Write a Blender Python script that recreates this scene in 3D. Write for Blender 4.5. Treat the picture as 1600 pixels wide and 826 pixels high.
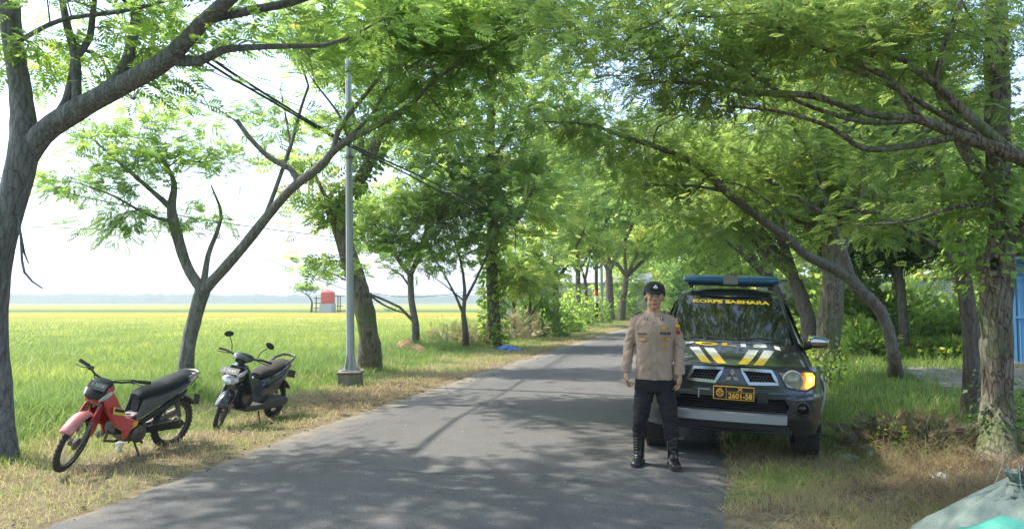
import bpy, bmesh, math, random
import numpy as np
from mathutils import Vector, Matrix, noise
from math import sin, cos, pi, radians
random.seed(7); rng = np.random.default_rng(7)
for o in list(bpy.data.objects): bpy.data.objects.remove(o)
SC = bpy.context.scene; COL = SC.collection

# ---------------------------------------------------------------- camera
F = 1150.0; CAMH = 1.56; HOR = 471.0; YAW = radians(15.0)
PIT = math.atan((HOR-413.0)/F)
CP = np.array([0.0, 0.0, CAMH])
FW = np.array([-sin(YAW)*cos(PIT), cos(YAW)*cos(PIT), sin(PIT)])
RT = np.array([cos(YAW), sin(YAW), 0.0]); UP = np.cross(RT, FW)
cam = bpy.data.cameras.new('camera'); camo = bpy.data.objects.new('camera', cam); COL.objects.link(camo)
cam.sensor_width = 36; cam.lens = F/1600*36; cam.clip_end = 6000; cam.clip_start = 0.05
camo.location = CP; camo.rotation_euler = (pi/2+PIT, 0, YAW)
SC.camera = camo
def P(px, py, d):
    """world point that lies d metres in front of the camera"""
    return CP + d*(FW + (px-800)/F*RT - (py-413)/F*UP)
def G(px, py, z=0.0):
    r = FW + (px-800)/F*RT - (py-413)/F*UP
    return CP + r*((z-CAMH)/r[2])
# ---------------------------------------------------------------- light
SUN_AZ = radians(15+70)      # anticlockwise from +Y (to the left of the road)
SUN_EL = radians(56)
w = bpy.data.worlds.new('World'); SC.world = w; w.use_nodes = True
nt = w.node_tree; nt.nodes.clear()
sky = nt.nodes.new('ShaderNodeTexSky'); sky.sky_type = 'NISHITA'; sky.sun_disc = False
sky.sun_elevation = SUN_EL; sky.sun_rotation = -SUN_AZ; sky.dust_density = 1.5; sky.air_density = 1.0; sky.ozone_density = 1.0
bg = nt.nodes.new('ShaderNodeBackground'); bg.inputs[1].default_value = 0.15
ow = nt.nodes.new('ShaderNodeOutputWorld'); nt.links.new(sky.outputs[0], bg.inputs[0]); nt.links.new(bg.outputs[0], ow.inputs[0])
sl = bpy.data.lights.new('sun', 'SUN'); so = bpy.data.objects.new('sun', sl); COL.objects.link(so)
sl.energy = 2.55; sl.angle = radians(0.9); sl.color = (1.0, 0.94, 0.84)
sd = Vector((-sin(SUN_AZ)*cos(SUN_EL), cos(SUN_AZ)*cos(SUN_EL), sin(SUN_EL)))
so.rotation_euler = sd.to_track_quat('Z', 'Y').to_euler(); so.location = sd*60
SC.view_settings.view_transform = 'Standard'; SC.view_settings.look = 'None'
SC.view_settings.exposure = 1.82; SC.view_settings.gamma = 1.0
SC.render.engine = 'CYCLES'
SC.cycles.max_bounces = 9; SC.cycles.diffuse_bounces = 5; SC.cycles.glossy_bounces = 3
SC.cycles.transmission_bounces = 5; SC.cycles.transparent_max_bounces = 6; SC.cycles.volume_bounces = 0
SC.cycles.use_denoising = True; SC.cycles.sample_clamp_indirect = 6
SC.cycles.caustics_reflective = False; SC.cycles.caustics_refractive = False

# ---------------------------------------------------------------- helpers
class MB:
    def __init__(s): s.v = []; s.f = []; s.n = 0; s.m = []
    def add(s, v, f, mi=0, M=None):
        v = np.asarray(v, float).reshape(-1, 3)
        if M is not None:
            A = np.array(M); v = v @ A[:3, :3].T + A[:3, 3]
        s.v.append(v); s.f += [[i+s.n for i in q] for q in f]; s.m += [mi]*len(f); s.n += len(v); return s
    def box(s, c, d, M=None, mi=0, rz=0):
        x, y, z = d[0]/2, d[1]/2, d[2]/2
        v = np.array([(a*x, b*y, e*z) for a in (-1, 1) for b in (-1, 1) for e in (-1, 1)])
        if rz: v = v @ np.array([[cos(rz), sin(rz), 0], [-sin(rz), cos(rz), 0], [0, 0, 1]])
        return s.add(v+np.array(c), [(0, 1, 3, 2), (4, 6, 7, 5), (0, 4, 5, 1), (2, 3, 7, 6), (0, 2, 6, 4), (1, 5, 7, 3)], mi, M)
    def grid(s, A, cu=False, cv=False, mi=0, M=None):
        A = np.asarray(A, float); m, n = A.shape[:2]; f = []
        for i in range(m if cu else m-1):
            for j in range(n if cv else n-1):
                i2 = (i+1) % m; j2 = (j+1) % n
                f.append((i*n+j, i*n+j2, i2*n+j2, i2*n+j))
        return s.add(A.reshape(-1, 3), f, mi, M)
    def loft(s, rings, caps=True, mi=0, M=None):
        A = np.asarray(rings, float); m, n = A.shape[:2]
        s.grid(A, cv=True, mi=mi, M=M)
        if caps:
            b = s.n-m*n
            s.f.append([b+j for j in range(n)][::-1]); s.f.append([b+(m-1)*n+j for j in range(n)]); s.m += [mi, mi]
        return s
    def tube(s, pts, r, n=8, caps=True, mi=0, M=None, flat=1.0, upv=None):
        pts = np.asarray(pts, float); k = len(pts)
        r = np.full(k, r, float) if np.isscalar(r) else np.asarray(r, float)
        t = np.gradient(pts, axis=0); t /= np.linalg.norm(t, axis=1)[:, None]+1e-9
        u = np.array(upv, float) if upv is not None else (np.array([0, 0, 1.]) if abs(t[0][2]) < .9 else np.array([0, 1., 0]))
        rings = []
        a = np.arange(n)*2*pi/n
        for i in range(k):
            b = np.cross(t[i], u); b /= np.linalg.norm(b)+1e-9
            if upv is None: u = np.cross(b, t[i])
            uu = np.cross(b, t[i])
            rings.append(pts[i] + r[i]*(np.outer(np.cos(a), b) + flat*np.outer(np.sin(a), uu)))
        return s.loft(rings, caps, mi, M)
    def ell(s, c, r, nu=14, nv=10, mi=0, M=None, rot=None):
        rings = []
        for i in range(1, nv):
            ph = pi*i/nv
            rings.append([(sin(ph)*cos(2*pi*j/nu), sin(ph)*sin(2*pi*j/nu), -cos(ph)) for j in range(nu)])
        A = np.array(rings)*np.array(r)
        if rot is not None: A = A @ np.array(rot).T
        return s.loft(A+np.array(c), True, mi, M)
    def lathe(s, prof, c, ax='x', n=24, mi=0, M=None, closed=False):
        """prof: (radius, offset along the axis)"""
        rings = []
        for (r, h) in prof:
            rg = []
            for j in range(n):
                a = 2*pi*j/n
                p = {'x': (h, r*cos(a), r*sin(a)), 'y': (r*cos(a), h, r*sin(a)), 'z': (r*cos(a), r*sin(a), h)}[ax]
                rg.append(p)
            rings.append(rg)
        A = np.array(rings)+np.array(c)
        if closed: return s.grid(A, cu=True, cv=True, mi=mi, M=M)
        return s.loft(A, True, mi, M)
    def torus(s, c, R, r, ax='x', n=28, k=8, mi=0, M=None):
        return s.lathe([(R+r*cos(2*pi*i/k), r*sin(2*pi*i/k)) for i in range(k)], c, ax, n, mi, M, closed=True)
    def prism(s, out, x0, x1, ax='x', mi=0, M=None, taper=1.0):
        """outline in the plane across ax, drawn from x0 to x1"""
        out = np.array(out, float); n = len(out); cen = out.mean(0)
        def put(o, h):
            if ax == 'x': return np.column_stack([np.full(n, h), o[:, 0], o[:, 1]])
            if ax == 'y': return np.column_stack([o[:, 0], np.full(n, h), o[:, 1]])
            return np.column_stack([o[:, 0], o[:, 1], np.full(n, h)])
        s.loft([put(out, x0), put(cen+(out-cen)*taper, x1)], True, mi, M); return s
    def mesh(s, name='m', fix=True, smooth=True, ang=35):
        me = bpy.data.meshes.new(name)
        V = np.concatenate(s.v) if s.v else np.zeros((0, 3))
        me.from_pydata(V.tolist(), [], s.f)
        me.polygons.foreach_set('material_index', s.m)
        if fix:
            bm = bmesh.new(); bm.from_mesh(me); bmesh.ops.recalc_face_normals(bm, faces=bm.faces); bm.to_mesh(me); bm.free()
        if smooth:
            me.polygons.foreach_set('use_smooth', [True]*len(me.polygons)); me.set_sharp_from_angle(angle=radians(ang))
        me.update(); return me
    def obj(s, name, mat, parent=None, bevel=0, **k):
        me = s.mesh(name, **k)
        for q in (mat if isinstance(mat, (list, tuple)) else [mat]): me.materials.append(q)
        o = link(name, me, parent)
        if bevel:
            b = o.modifiers.new('bevel', 'BEVEL'); b.width = bevel; b.segments = 2; b.limit_method = 'ANGLE'; b.angle_limit = radians(40)
        return o
def link(name, me, parent=None):
    o = bpy.data.objects.new(name, me); COL.objects.link(o)
    if parent: o.parent = parent
    return o
def tag(o, label=None, cat=None, group=None, kind=None):
    for k, x in (('label', label), ('category', cat), ('group', group), ('kind', kind)):
        if x: o[k] = x
    return o
def thing(name, label, cat, loc=(0, 0, 0), rz=0, group=None):
    o = bpy.data.objects.new(name, None); COL.objects.link(o); o.location = loc; o.rotation_euler = (0, 0, rz)
    o.empty_display_size = .2
    return tag(o, label, cat, group)
def arrays(name, V, quads=None, tris=None, mat=None, parent=None, tint=None, smooth=False):
    """big meshes straight from numpy arrays"""
    me = bpy.data.meshes.new(name)
    V = np.asarray(V, np.float32); nq = 0 if quads is None else len(quads); ntr = 0 if tris is None else len(tris)
    me.vertices.add(len(V)); me.vertices.foreach_set('co', V.ravel())
    L = []
    if nq: L.append(np.asarray(quads, np.int32).ravel())
    if ntr: L.append(np.asarray(tris, np.int32).ravel())
    L = np.concatenate(L); me.loops.add(len(L)); me.loops.foreach_set('vertex_index', L)
    me.polygons.add(nq+ntr)
    st = np.concatenate([np.arange(nq)*4, nq*4+np.arange(ntr)*3]).astype(np.int32)
    me.polygons.foreach_set('loop_start', st)
    me.polygons.foreach_set('use_smooth', np.full(nq+ntr, smooth))
    if tint is not None:
        a = me.attributes.new('tint', 'FLOAT', 'POINT'); a.data.foreach_set('value', np.asarray(tint, np.float32))
    me.update(calc_edges=True)
    if mat: me.materials.append(mat)
    return link(name, me, parent)
def nz(p, sc=1.0, seed=0.0):
    return noise.noise(Vector((p[0]*sc+seed*7.3, p[1]*sc-seed*3.1, p[2]*sc+seed)))
def spline(pts, step):
    """Catmull-Rom through points (any number of columns), resampled"""
    A = np.asarray(pts, float); out = []
    B = np.vstack([2*A[0]-A[1], A, 2*A[-1]-A[-2]])
    for i in range(1, len(B)-2):
        L = np.linalg.norm(B[i+1][:3]-B[i][:3]); k = max(1, int(L/step))
        for j in range(k):
            t = j/k
            out.append(.5*((2*B[i]) + (B[i+1]-B[i-1])*t + (2*B[i-1]-5*B[i]+4*B[i+1]-B[i+2])*t*t + (3*B[i]-B[i-1]-3*B[i+1]+B[i+2])*t**3))
    out.append(A[-1]); return np.array(out)

# ---------------------------------------------------------------- materials
def M_(name, col, rough=.6, metal=0, bump=None, var=None, spec=.5, coat=0, emis=None, alpha=None, trans=0):
    """plain material; var=(scale, colour2, contrast) mixes in a noise tone; bump=(scale, strength, distance)"""
    m = bpy.data.materials.new(name); m.use_nodes = True; t = m.node_tree; b = t.nodes['Principled BSDF']
    b.inputs['Base Color'].default_value = (*col, 1); b.inputs['Roughness'].default_value = rough
    b.inputs['Metallic'].default_value = metal; b.inputs['Specular IOR Level'].default_value = spec
    b.inputs['Coat Weight'].default_value = coat; b.inputs['Coat Roughness'].default_value = .05
    if trans: b.inputs['Transmission Weight'].default_value = trans
    if emis: b.inputs['Emission Color'].default_value = (*emis[0], 1); b.inputs['Emission Strength'].default_value = emis[1]
    tc = t.nodes.new('ShaderNodeTexCoord')
    if var:
        n = t.nodes.new('ShaderNodeTexNoise'); n.inputs['Scale'].default_value = var[0]; n.inputs['Detail'].default_value = 6; n.inputs['Roughness'].default_value = .65
        r = t.nodes.new('ShaderNodeValToRGB'); c = var[2]
        r.color_ramp.elements[0].position = .5-c; r.color_ramp.elements[1].position = .5+c
        r.color_ramp.elements[0].color = (*col, 1); r.color_ramp.elements[1].color = (*var[1], 1)
        t.links.new(tc.outputs['Object'], n.inputs['Vector']); t.links.new(n.outputs[0], r.inputs[0]); t.links.new(r.outputs[0], b.inputs['Base Color'])
    if bump:
        n = t.nodes.new('ShaderNodeTexNoise'); n.inputs['Scale'].default_value = bump[0]; n.inputs['Detail'].default_value = 5
        bp = t.nodes.new('ShaderNodeBump'); bp.inputs['Strength'].default_value = bump[1]; bp.inputs['Distance'].default_value = bump[2]
        t.links.new(tc.outputs['Object'], n.inputs['Vector']); t.links.new(n.outputs[0], bp.inputs['Height']); t.links.new(bp.outputs[0], b.inputs['Normal'])
    return m
def leaf_mat(name, stops, trans=.45, rough=.5):
    """leaf: colour from the 'tint' attribute through stops, part diffuse and part translucent"""
    m = bpy.data.materials.new(name); m.use_nodes = True; t = m.node_tree; t.nodes.clear()
    N = t.nodes.new; L = t.links.new
    a = N('ShaderNodeAttribute'); a.attribute_name = 'tint'
    r = N('ShaderNodeValToRGB'); el = r.color_ramp.elements
    while len(el) < len(stops): el.new(.5)
    for e, (p, c) in zip(el, stops): e.position = p; e.color = (*c, 1)
    L(a.outputs['Fac'], r.inputs[0])
    pr = N('ShaderNodeBsdfPrincipled'); pr.inputs['Roughness'].default_value = rough; pr.inputs['Specular IOR Level'].default_value = .35
    L(r.outputs[0], pr.inputs['Base Color'])
    tr = N('ShaderNodeBsdfTranslucent'); hs = N('ShaderNodeHueSaturation'); hs.inputs['Hue'].default_value = .488
    hs.inputs['Saturation'].default_value = .95; hs.inputs['Value'].default_value = 2.5
    L(r.outputs[0], hs.inputs['Color']); L(hs.outputs[0], tr.inputs['Color'])
    mx = N('ShaderNodeMixShader'); mx.inputs[0].default_value = trans; L(pr.outputs[0], mx.inputs[1]); L(tr.outputs[0], mx.inputs[2])
    o = N('ShaderNodeOutputMaterial'); L(mx.outputs[0], o.inputs[0]); return m
def ramp(t, fac, stops, interp='LINEAR'):
    r = t.nodes.new('ShaderNodeValToRGB'); el = r.color_ramp.elements; r.color_ramp.interpolation = interp
    while len(el) < len(stops): el.new(.5)
    for e, (p, c) in zip(el, stops): e.position = p; e.color = (*c, 1) if len(c) == 3 else c
    t.links.new(fac, r.inputs[0]); return r.outputs[0]
def noise_n(t, vec, scale, detail=5, rough=.6, dist=0):
    n = t.nodes.new('ShaderNodeTexNoise'); n.inputs['Scale'].default_value = scale; n.inputs['Detail'].default_value = detail
    n.inputs['Roughness'].default_value = rough; n.inputs['Distortion'].default_value = dist
    t.links.new(vec, n.inputs['Vector']); return n.outputs[0]
def mix(t, f, a, b, mode='MIX'):
    n = t.nodes.new('ShaderNodeMix'); n.data_type = 'RGBA'; n.blend_type = mode
    for s, x in ((n.inputs[0], f), (n.inputs[6], a), (n.inputs[7], b)):
        if hasattr(x, 'is_output'): t.links.new(x, s)
        else: s.default_value = x if not isinstance(x, tuple) else (*x, 1)[:4]
    return n.outputs[2]
def math_(t, op, a, b=0.0, c=0.0, clamp=False):
    n = t.nodes.new('ShaderNodeMath'); n.operation = op; n.use_clamp = clamp
    for s, x in zip(n.inputs, (a, b, c)):
        if hasattr(x, 'is_output'): t.links.new(x, s)
        else: s.default_value = x
    return n.outputs[0]
def base(name):
    m = bpy.data.materials.new(name); m.use_nodes = True; t = m.node_tree; b = t.nodes['Principled BSDF']
    g = t.nodes.new('ShaderNodeNewGeometry'); return m, t, b, g.outputs['Position']
def bump_(t, b, h, strength, dist):
    bp = t.nodes.new('ShaderNodeBump'); bp.inputs['Strength'].default_value = strength; bp.inputs['Distance'].default_value = dist
    t.links.new(h, bp.inputs['Height']); t.links.new(bp.outputs[0], b.inputs['Normal'])
def bark_mat(name, c1, c2, moss=None, sc=1.0, patchy=None, crk=.18):
    m, t, b, pos = base(name)
    mp = t.nodes.new('ShaderNodeMapping'); mp.inputs['Scale'].default_value = (9*sc, 9*sc, 2.2*sc); t.links.new(pos, mp.inputs['Vector'])
    v = t.nodes.new('ShaderNodeTexVoronoi'); v.inputs['Scale'].default_value = 2.2; v.feature = 'DISTANCE_TO_EDGE'
    nn = noise_n(t, mp.outputs[0], 2.0, 7, .65)
    ad = t.nodes.new('ShaderNodeVectorMath'); ad.operation = 'ADD'; t.links.new(mp.outputs[0], ad.inputs[0])
    cmb = t.nodes.new('ShaderNodeCombineXYZ'); t.links.new(nn, cmb.inputs[0]); t.links.new(nn, cmb.inputs[1]); t.links.new(nn, cmb.inputs[2])
    t.links.new(cmb.outputs[0], ad.inputs[1]); t.links.new(ad.outputs[0], v.inputs['Vector'])
    crack = math_(t, 'MULTIPLY', v.outputs['Distance'], 9.0, clamp=True)
    h = math_(t, 'ADD', math_(t, 'MULTIPLY', nn, .95), math_(t, 'MULTIPLY', crack, crk))
    col = ramp(t, h, [(.3+crk*.5, c1), (.7+crk*.8, c2)])
    if patchy:
        pn = noise_n(t, pos, 5.5, 4, .6); col = mix(t, ramp(t, pn, [(.54, (0, 0, 0)), (.62, (1, 1, 1))]), col, patchy)
    if moss:
        mn = noise_n(t, pos, 1.9, 5, .7); col = mix(t, ramp(t, mn, [(.46, (0, 0, 0)), (.62, (.75, .75, .75))]), col, moss)
    t.links.new(col, b.inputs['Base Color']); b.inputs['Roughness'].default_value = .95; b.inputs['Specular IOR Level'].default_value = .15
    bump_(t, b, h, 1.0, .02+crk*.05); return m
# ================================================================ setting
XL, XR = -4.6, 0.14
def edge_l(y): return float(np.interp(y, [4.9, 8.2, 20, 43, 60], [-4.58, -4.86, -5.08, -4.92, -4.7])) + .06*noise.noise(Vector((y*.9, 1.3, 0))) + .06*noise.noise(Vector((y*3.3, 5, 0))) + .03*noise.noise(Vector((y*9, 5, 0)))
def edge_r(y): return XR + .09*noise.noise(Vector((y*.8, 9.3, 0))) + .07*noise.noise(Vector((y*3.1, 7, 0))) + .04*noise.noise(Vector((y*9, 7, 0)))
def hgt(x, y):
    x = np.asarray(x, float); y = np.asarray(y, float)
    h = np.interp(x, [-400, -10.2, -8.9, -7.0, -5.0, -4.55, -4.4, 0.0, .15, .8, 1.4, 3.5, 9, 400], [-.38, -.38, -.22, -.03, -.0, -.012, -.04, -.04, -.012, -.05, -.06, .0, .05, .05])
    b = np.interp(np.hypot(x, y), [0, 60, 90], [1, 1, 0])
    on = np.where((x > -4.45) & (x < .05), 0, 1)
    return h + on*b*.018*(np.sin(x*2.3+1.7*np.sin(y*1.1))+np.sin(y*1.9+np.cos(x*1.3)*2))*np.clip((np.abs(x+2.2)-2.3)*2, 0, 1)
def ground_mat():
    m, t, b, pos = base('ground_earth')
    s = t.nodes.new('ShaderNodeSeparateXYZ'); t.links.new(pos, s.inputs[0]); X, Y = s.outputs[0], s.outputs[1]
    n1 = noise_n(t, pos, .9, 6, .65); n2 = noise_n(t, pos, 9, 8, .7); n3 = noise_n(t, pos, 60, 4, .7)
    dry = ramp(t, n2, [(.3, (.17, .135, .085)), (.5, (.26, .21, .13)), (.7, (.35, .305, .2))])
    grn = ramp(t, n2, [(.3, (.06, .09, .02)), (.5, (.13, .19, .04)), (.7, (.24, .30, .08))])
    soil = ramp(t, n2, [(.3, (.07, .05, .032)), (.6, (.17, .115, .07)), (.75, (.27, .2, .13))])
    # left of the road: dry next to the asphalt, green towards the paddies
    gl = math_(t, 'ADD', math_(t, 'MULTIPLY', math_(t, 'ADD', X, 6.6), -.8), math_(t, 'MULTIPLY', math_(t, 'SUBTRACT', n1, .5), 4.0), clamp=True)
    left = mix(t, gl, dry, grn)
    # right of the road: dry near, leaf litter beside the big tree, green farther off
    gr = math_(t, 'ADD', math_(t, 'MULTIPLY', math_(t, 'SUBTRACT', Y, 8.6), .55), math_(t, 'MULTIPLY', math_(t, 'SUBTRACT', n1, .5), 5.0), clamp=True)
    sr = math_(t, 'ADD', math_(t, 'MULTIPLY', math_(t, 'SUBTRACT', X, 1.2), .9), math_(t, 'MULTIPLY', math_(t, 'SUBTRACT', n1, .5), 4.0), clamp=True)
    right = mix(t, gr, mix(t, sr, dry, soil), grn)
    rgt = math_(t, 'GREATER_THAN', X, -2.0)
    c = mix(t, rgt, left, right)
    c = mix(t, math_(t, 'MULTIPLY', n3, .5), c, (.02, .015, .01), 'MIX')
    t.links.new(c, b.inputs['Base Color']); b.inputs['Roughness'].default_value = 1; b.inputs['Specular IOR Level'].default_value = .1
    bump_(t, b, math_(t, 'ADD', n2, math_(t, 'MULTIPLY', n3, .4)), 1, .03); return m
def axis_(lo, hi, near, n):
    """coordinates dense between near, growing outwards"""
    c = list(np.linspace(near[0], near[1], n)); st = c[1]-c[0]; a, s = near[1], st
    while a < hi: s *= 1.25; a += s; c.append(min(a, hi))
    a, s = near[0], st
    while a > lo: s *= 1.25; a -= s; c.insert(0, max(a, lo))
    return np.array(c)
xs = axis_(-3500, 3500, (-12, 9), 150); ys = axis_(-300, 4500, (-4, 40), 220)
XX, YY = np.meshgrid(xs, ys); ZZ = hgt(XX, YY)
n_, m_ = XX.shape; idx = np.arange(n_*m_).reshape(n_, m_)
quads = np.stack([idx[:-1, :-1], idx[:-1, 1:], idx[1:, 1:], idx[1:, :-1]], -1).reshape(-1, 4)
tag(arrays('ground', np.stack([XX, YY, ZZ], -1).reshape(-1, 3), quads, mat=ground_mat(), smooth=True), kind='structure')

def asphalt_mat():
    m, t, b, pos = base('asphalt')
    n1 = noise_n(t, pos, .35, 5, .6); n2 = noise_n(t, pos, 3, 6, .7); n3 = noise_n(t, pos, 130, 3, .8)
    v = t.nodes.new('ShaderNodeTexVoronoi'); v.inputs['Scale'].default_value = 75; t.links.new(pos, v.inputs['Vector'])
    c = ramp(t, n1, [(.3, (.093, .089, .086)), (.7, (.138, .131, .126))])
    c = mix(t, .35, c, ramp(t, n2, [(.35, (.08, .077, .073)), (.65, (.19, .18, .17))]))
    c = mix(t, math_(t, 'MULTIPLY', v.outputs['Distance'], .9, clamp=True), c, ramp(t, n3, [(.35, (.05, .05, .05)), (.7, (.30, .29, .28))]))
    # worn wheel lines: a smoother, darker strip along the road
    s = t.nodes.new('ShaderNodeSeparateXYZ'); t.links.new(pos, s.inputs[0])
    wx = math_(t, 'ADD', s.outputs[0], math_(t, 'MULTIPLY', n1, .35))
    tr = ramp(t, math_(t, 'MULTIPLY', math_(t, 'ADD', wx, 4.6), .2), [(.12, (0, 0, 0)), (.22, (.25, .25, .25)), (.32, (0, 0, 0)), (.6, (0, 0, 0)), (.72, (.25, .25, .25)), (.84, (0, 0, 0))])
    c = mix(t, tr, c, (.085, .085, .088))
    # straw and dust blown over the edges
    ed = math_(t, 'SUBTRACT', math_(t, 'ABSOLUTE', math_(t, 'ADD', s.outputs[0], 2.23)), 1.95)
    dm = math_(t, 'MULTIPLY', math_(t, 'ADD', math_(t, 'MULTIPLY', ed, 1.6), math_(t, 'MULTIPLY', math_(t, 'SUBTRACT', n2, .62), 2.4)), 1.0, clamp=True)
    c = mix(t, dm, c, (.26, .22, .16))
    # cracks, patched tar and old stains
    vc = t.nodes.new('ShaderNodeTexVoronoi'); vc.feature = 'DISTANCE_TO_EDGE'; vc.inputs['Scale'].default_value = .55
    av = t.nodes.new('ShaderNodeVectorMath'); av.operation = 'MULTIPLY_ADD'; cb = t.nodes.new('ShaderNodeCombineXYZ'); t.links.new(n2, cb.inputs[0]); t.links.new(n1, cb.inputs[1])
    t.links.new(cb.outputs[0], av.inputs[0]); av.inputs[1].default_value = (1.1, 1.1, 0); t.links.new(pos, av.inputs[2]); t.links.new(av.outputs[0], vc.inputs['Vector'])
    ck = ramp(t, vc.outputs['Distance'], [(0, (1, 1, 1)), (.016, (0, 0, 0))]); ckm = math_(t, 'MULTIPLY', ck, ramp(t, noise_n(t, pos, .6, 3), [(.5, (0, 0, 0)), (.58, (.5, .5, .5))]))
    c = mix(t, ckm, c, (.03, .03, .03))
    st = noise_n(t, pos, 1.3, 7, .75, .6); c = mix(t, ramp(t, st, [(.55, (0, 0, 0)), (.64, (.45, .45, .45))]), c, (.07, .066, .062))
    t.links.new(c, b.inputs['Base Color']); b.inputs['Specular IOR Level'].default_value = .12
    t.links.new(ramp(t, n2, [(.3, (.8, .8, .8)), (.7, (.95, .95, .95))]), b.inputs['Roughness'])
    bump_(t, b, math_(t, 'ADD', n3, v.outputs['Distance']), .7, .006); return m
ry = list(np.arange(-12, 40, .12))+list(np.arange(40, 420, 2.0)); V = []
us = np.array([0, .03, .2, .5, .8, .97, 1])
for y in ry:
    a, b_ = edge_l(y), edge_r(y)
    for u in us: V.append((a+(b_-a)*u, y, .03*(1-(2*u-1)**2) + (-.0 if 0 < u < 1 else -.035)))
k = len(us); idx = np.arange(len(V)).reshape(-1, k)
quads = np.stack([idx[:-1, :-1], idx[:-1, 1:], idx[1:, 1:], idx[1:, :-1]], -1).reshape(-1, 4)
tag(arrays('road', V, quads, mat=asphalt_mat(), smooth=True), kind='structure')

# paddies: a sheet of rice at half plant height, with the near plants standing out of it
def rice_mat():
    m, t, b, pos = base('rice_sheet')
    vm = t.nodes.new('ShaderNodeVectorMath'); vm.operation = 'DOT_PRODUCT'; vm.inputs[1].default_value = tuple(FW)
    t.links.new(pos, vm.inputs[0]); d = vm.outputs['Value']
    n1 = noise_n(t, pos, .035, 4, .6); n2 = noise_n(t, pos, .6, 6, .75); n3 = noise_n(t, pos, 6, 5, .8)
    dd = math_(t, 'ADD', d, math_(t, 'MULTIPLY', math_(t, 'SUBTRACT', n1, .5), 16))
    f = math_(t, 'DIVIDE', dd, 400.0)
    Gn, Y1, Dk, Lg, Yl = (.17, .245, .04), (.45, .36, .055), (.07, .11, .04), (.16, .25, .08), (.40, .35, .08)
    c = ramp(t, f, [(.0, Gn), (.12, (.21, .275, .042)), (.17, (.34, .35, .05)), (.22, Y1), (.265, Y1), (.272, Lg), (.298, Lg), (.302, Dk), (.322, Dk), (.33, (.19, .25, .06)), (.40, (.26, .29, .07)), (.47, Yl), (.7, (.33, .31, .10)), (1, (.26, .28, .10))])
    c = mix(t, math_(t, 'MULTIPLY', n2, .5), c, mix(t, 1.0, c, (.75, .8, .6), 'MULTIPLY'))
    c = mix(t, ramp(t, n3, [(.35, (.55, .55, .55)), (.6, (0, 0, 0))]), c, (.07, .12, .015))
    t.links.new(c, b.inputs['Base Color']); b.inputs['Roughness'].default_value = .9; b.inputs['Specular IOR Level'].default_value = .1
    bump_(t, b, n3, .8, .25); return m
def rice_edge(y): return -9.9 + .35*np.sin(np.asarray(y)*.35)
xs2 = -axis_(0, 3200, (0, 45), 130)-0.0; V = []
ys2 = axis_(-250, 3600, (-2, 60), 150)
for y in ys2:
    e = float(rice_edge(y))
    for i, x in enumerate(xs2):
        V.append((e+x, y, -.38+(0 if i == 0 else min(1, i/2)*.34) + (.03*noise.noise(Vector((x*1.1, y*1.1, 0))) if y < 90 and x > -60 else 0)))
k = len(xs2); idx = np.arange(len(V)).reshape(-1, k)
quads = np.stack([idx[:-1, :-1], idx[1:, :-1], idx[1:, 1:], idx[:-1, 1:]], -1).reshape(-1, 4)
tag(arrays('rice_field', V, quads, mat=rice_mat(), smooth=True), kind='structure')

# ---------------------------------------------------------------- grass and rice blades
def blades(name, pos, h, w, lean, tint, mat, parent=None):
    """pos (n,3) roots; every blade is a bent strip of three faces"""
    n = len(pos); a = rng.uniform(0, 2*pi, n); dx, dy = np.cos(a), np.sin(a)
    b = rng.uniform(0, 2*pi, n); wx, wy = np.cos(b)*w/2, np.sin(b)*w/2
    h = np.broadcast_to(h, n); lean = np.broadcast_to(lean, n)
    L = h*lean
    def pt(u, hh, s, ww): return np.stack([pos[:, 0]+dx*L*u+s*wx*ww, pos[:, 1]+dy*L*u+s*wy*ww, pos[:, 2]+h*hh], -1)
    V = np.stack([pt(0, 0, -1, 1), pt(0, 0, 1, 1), pt(.3, .62, -1, .75), pt(.3, .62, 1, .75), pt(1, 1-.25*0, 0, 0)], 1).reshape(-1, 3)
    i = np.arange(n)*5
    q = np.stack([i, i+1, i+3, i+2], -1); tr = np.stack([i+2, i+3, i+4], -1)
    T = np.clip(np.repeat(tint, 5) + np.tile([-.06, -.06, 0, 0, .06], n), 0, 1)
    return arrays(name, V, q, tr, mat, parent, T)
def scatter(n, r0, r1, a0, a1, power=1.0):
    """points round the viewpoint, thinner with distance"""
    u = rng.uniform(0, 1, n); r = r0*(r1/r0)**(u**power); a = np.radians(rng.uniform(a0, a1, n))   # angle anticlockwise from +Y
    return np.stack([-np.sin(a)*r, np.cos(a)*r], -1)
def clump(xy, scale, keep, seed=0):
    v = np.array([noise.noise(Vector((x*scale, y*scale, seed))) for x, y in xy]); return v > keep, v
GRASS = leaf_mat('grass_blade', [(0, (.17, .115, .07)), (.25, (.30, .235, .135)), (.5, (.35, .31, .15)), (.7, (.19, .25, .06)), (1, (.10, .19, .035))], .35, .6)
RICE = leaf_mat('rice_blade', [(0, (.085, .15, .025)), (.5, (.165, .24, .04)), (.85, (.34, .36, .07)), (1, (.45, .42, .16))], .34, .5)
# rice plants
xy = scatter(105000, 9, 75, 14, 62, .8); xy = xy[(xy[:, 0] < rice_edge(xy[:, 1])+.15)]
r = np.hypot(xy[:, 0], xy[:, 1]); pz = np.full(len(xy), -.34)
ok, nv = clump(xy, .35, -9)
pos = np.column_stack([xy, pz]); rr = rng.uniform(0, 1, len(xy))
tag(blades('rice_plants', pos, (.34+.16*rr+.08*nv)*np.interp(r, [10, 60], [1.1, .95]), np.interp(r, [8, 20, 75], [.012, .025, .065]), .25+.6*rng.uniform(0, 1, len(xy)), np.clip(.34+.3*nv+.28*(rr-.5)+np.interp(r, [14, 34, 75], [0, .12, .42]), 0, 1), RICE), kind='stuff')
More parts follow.
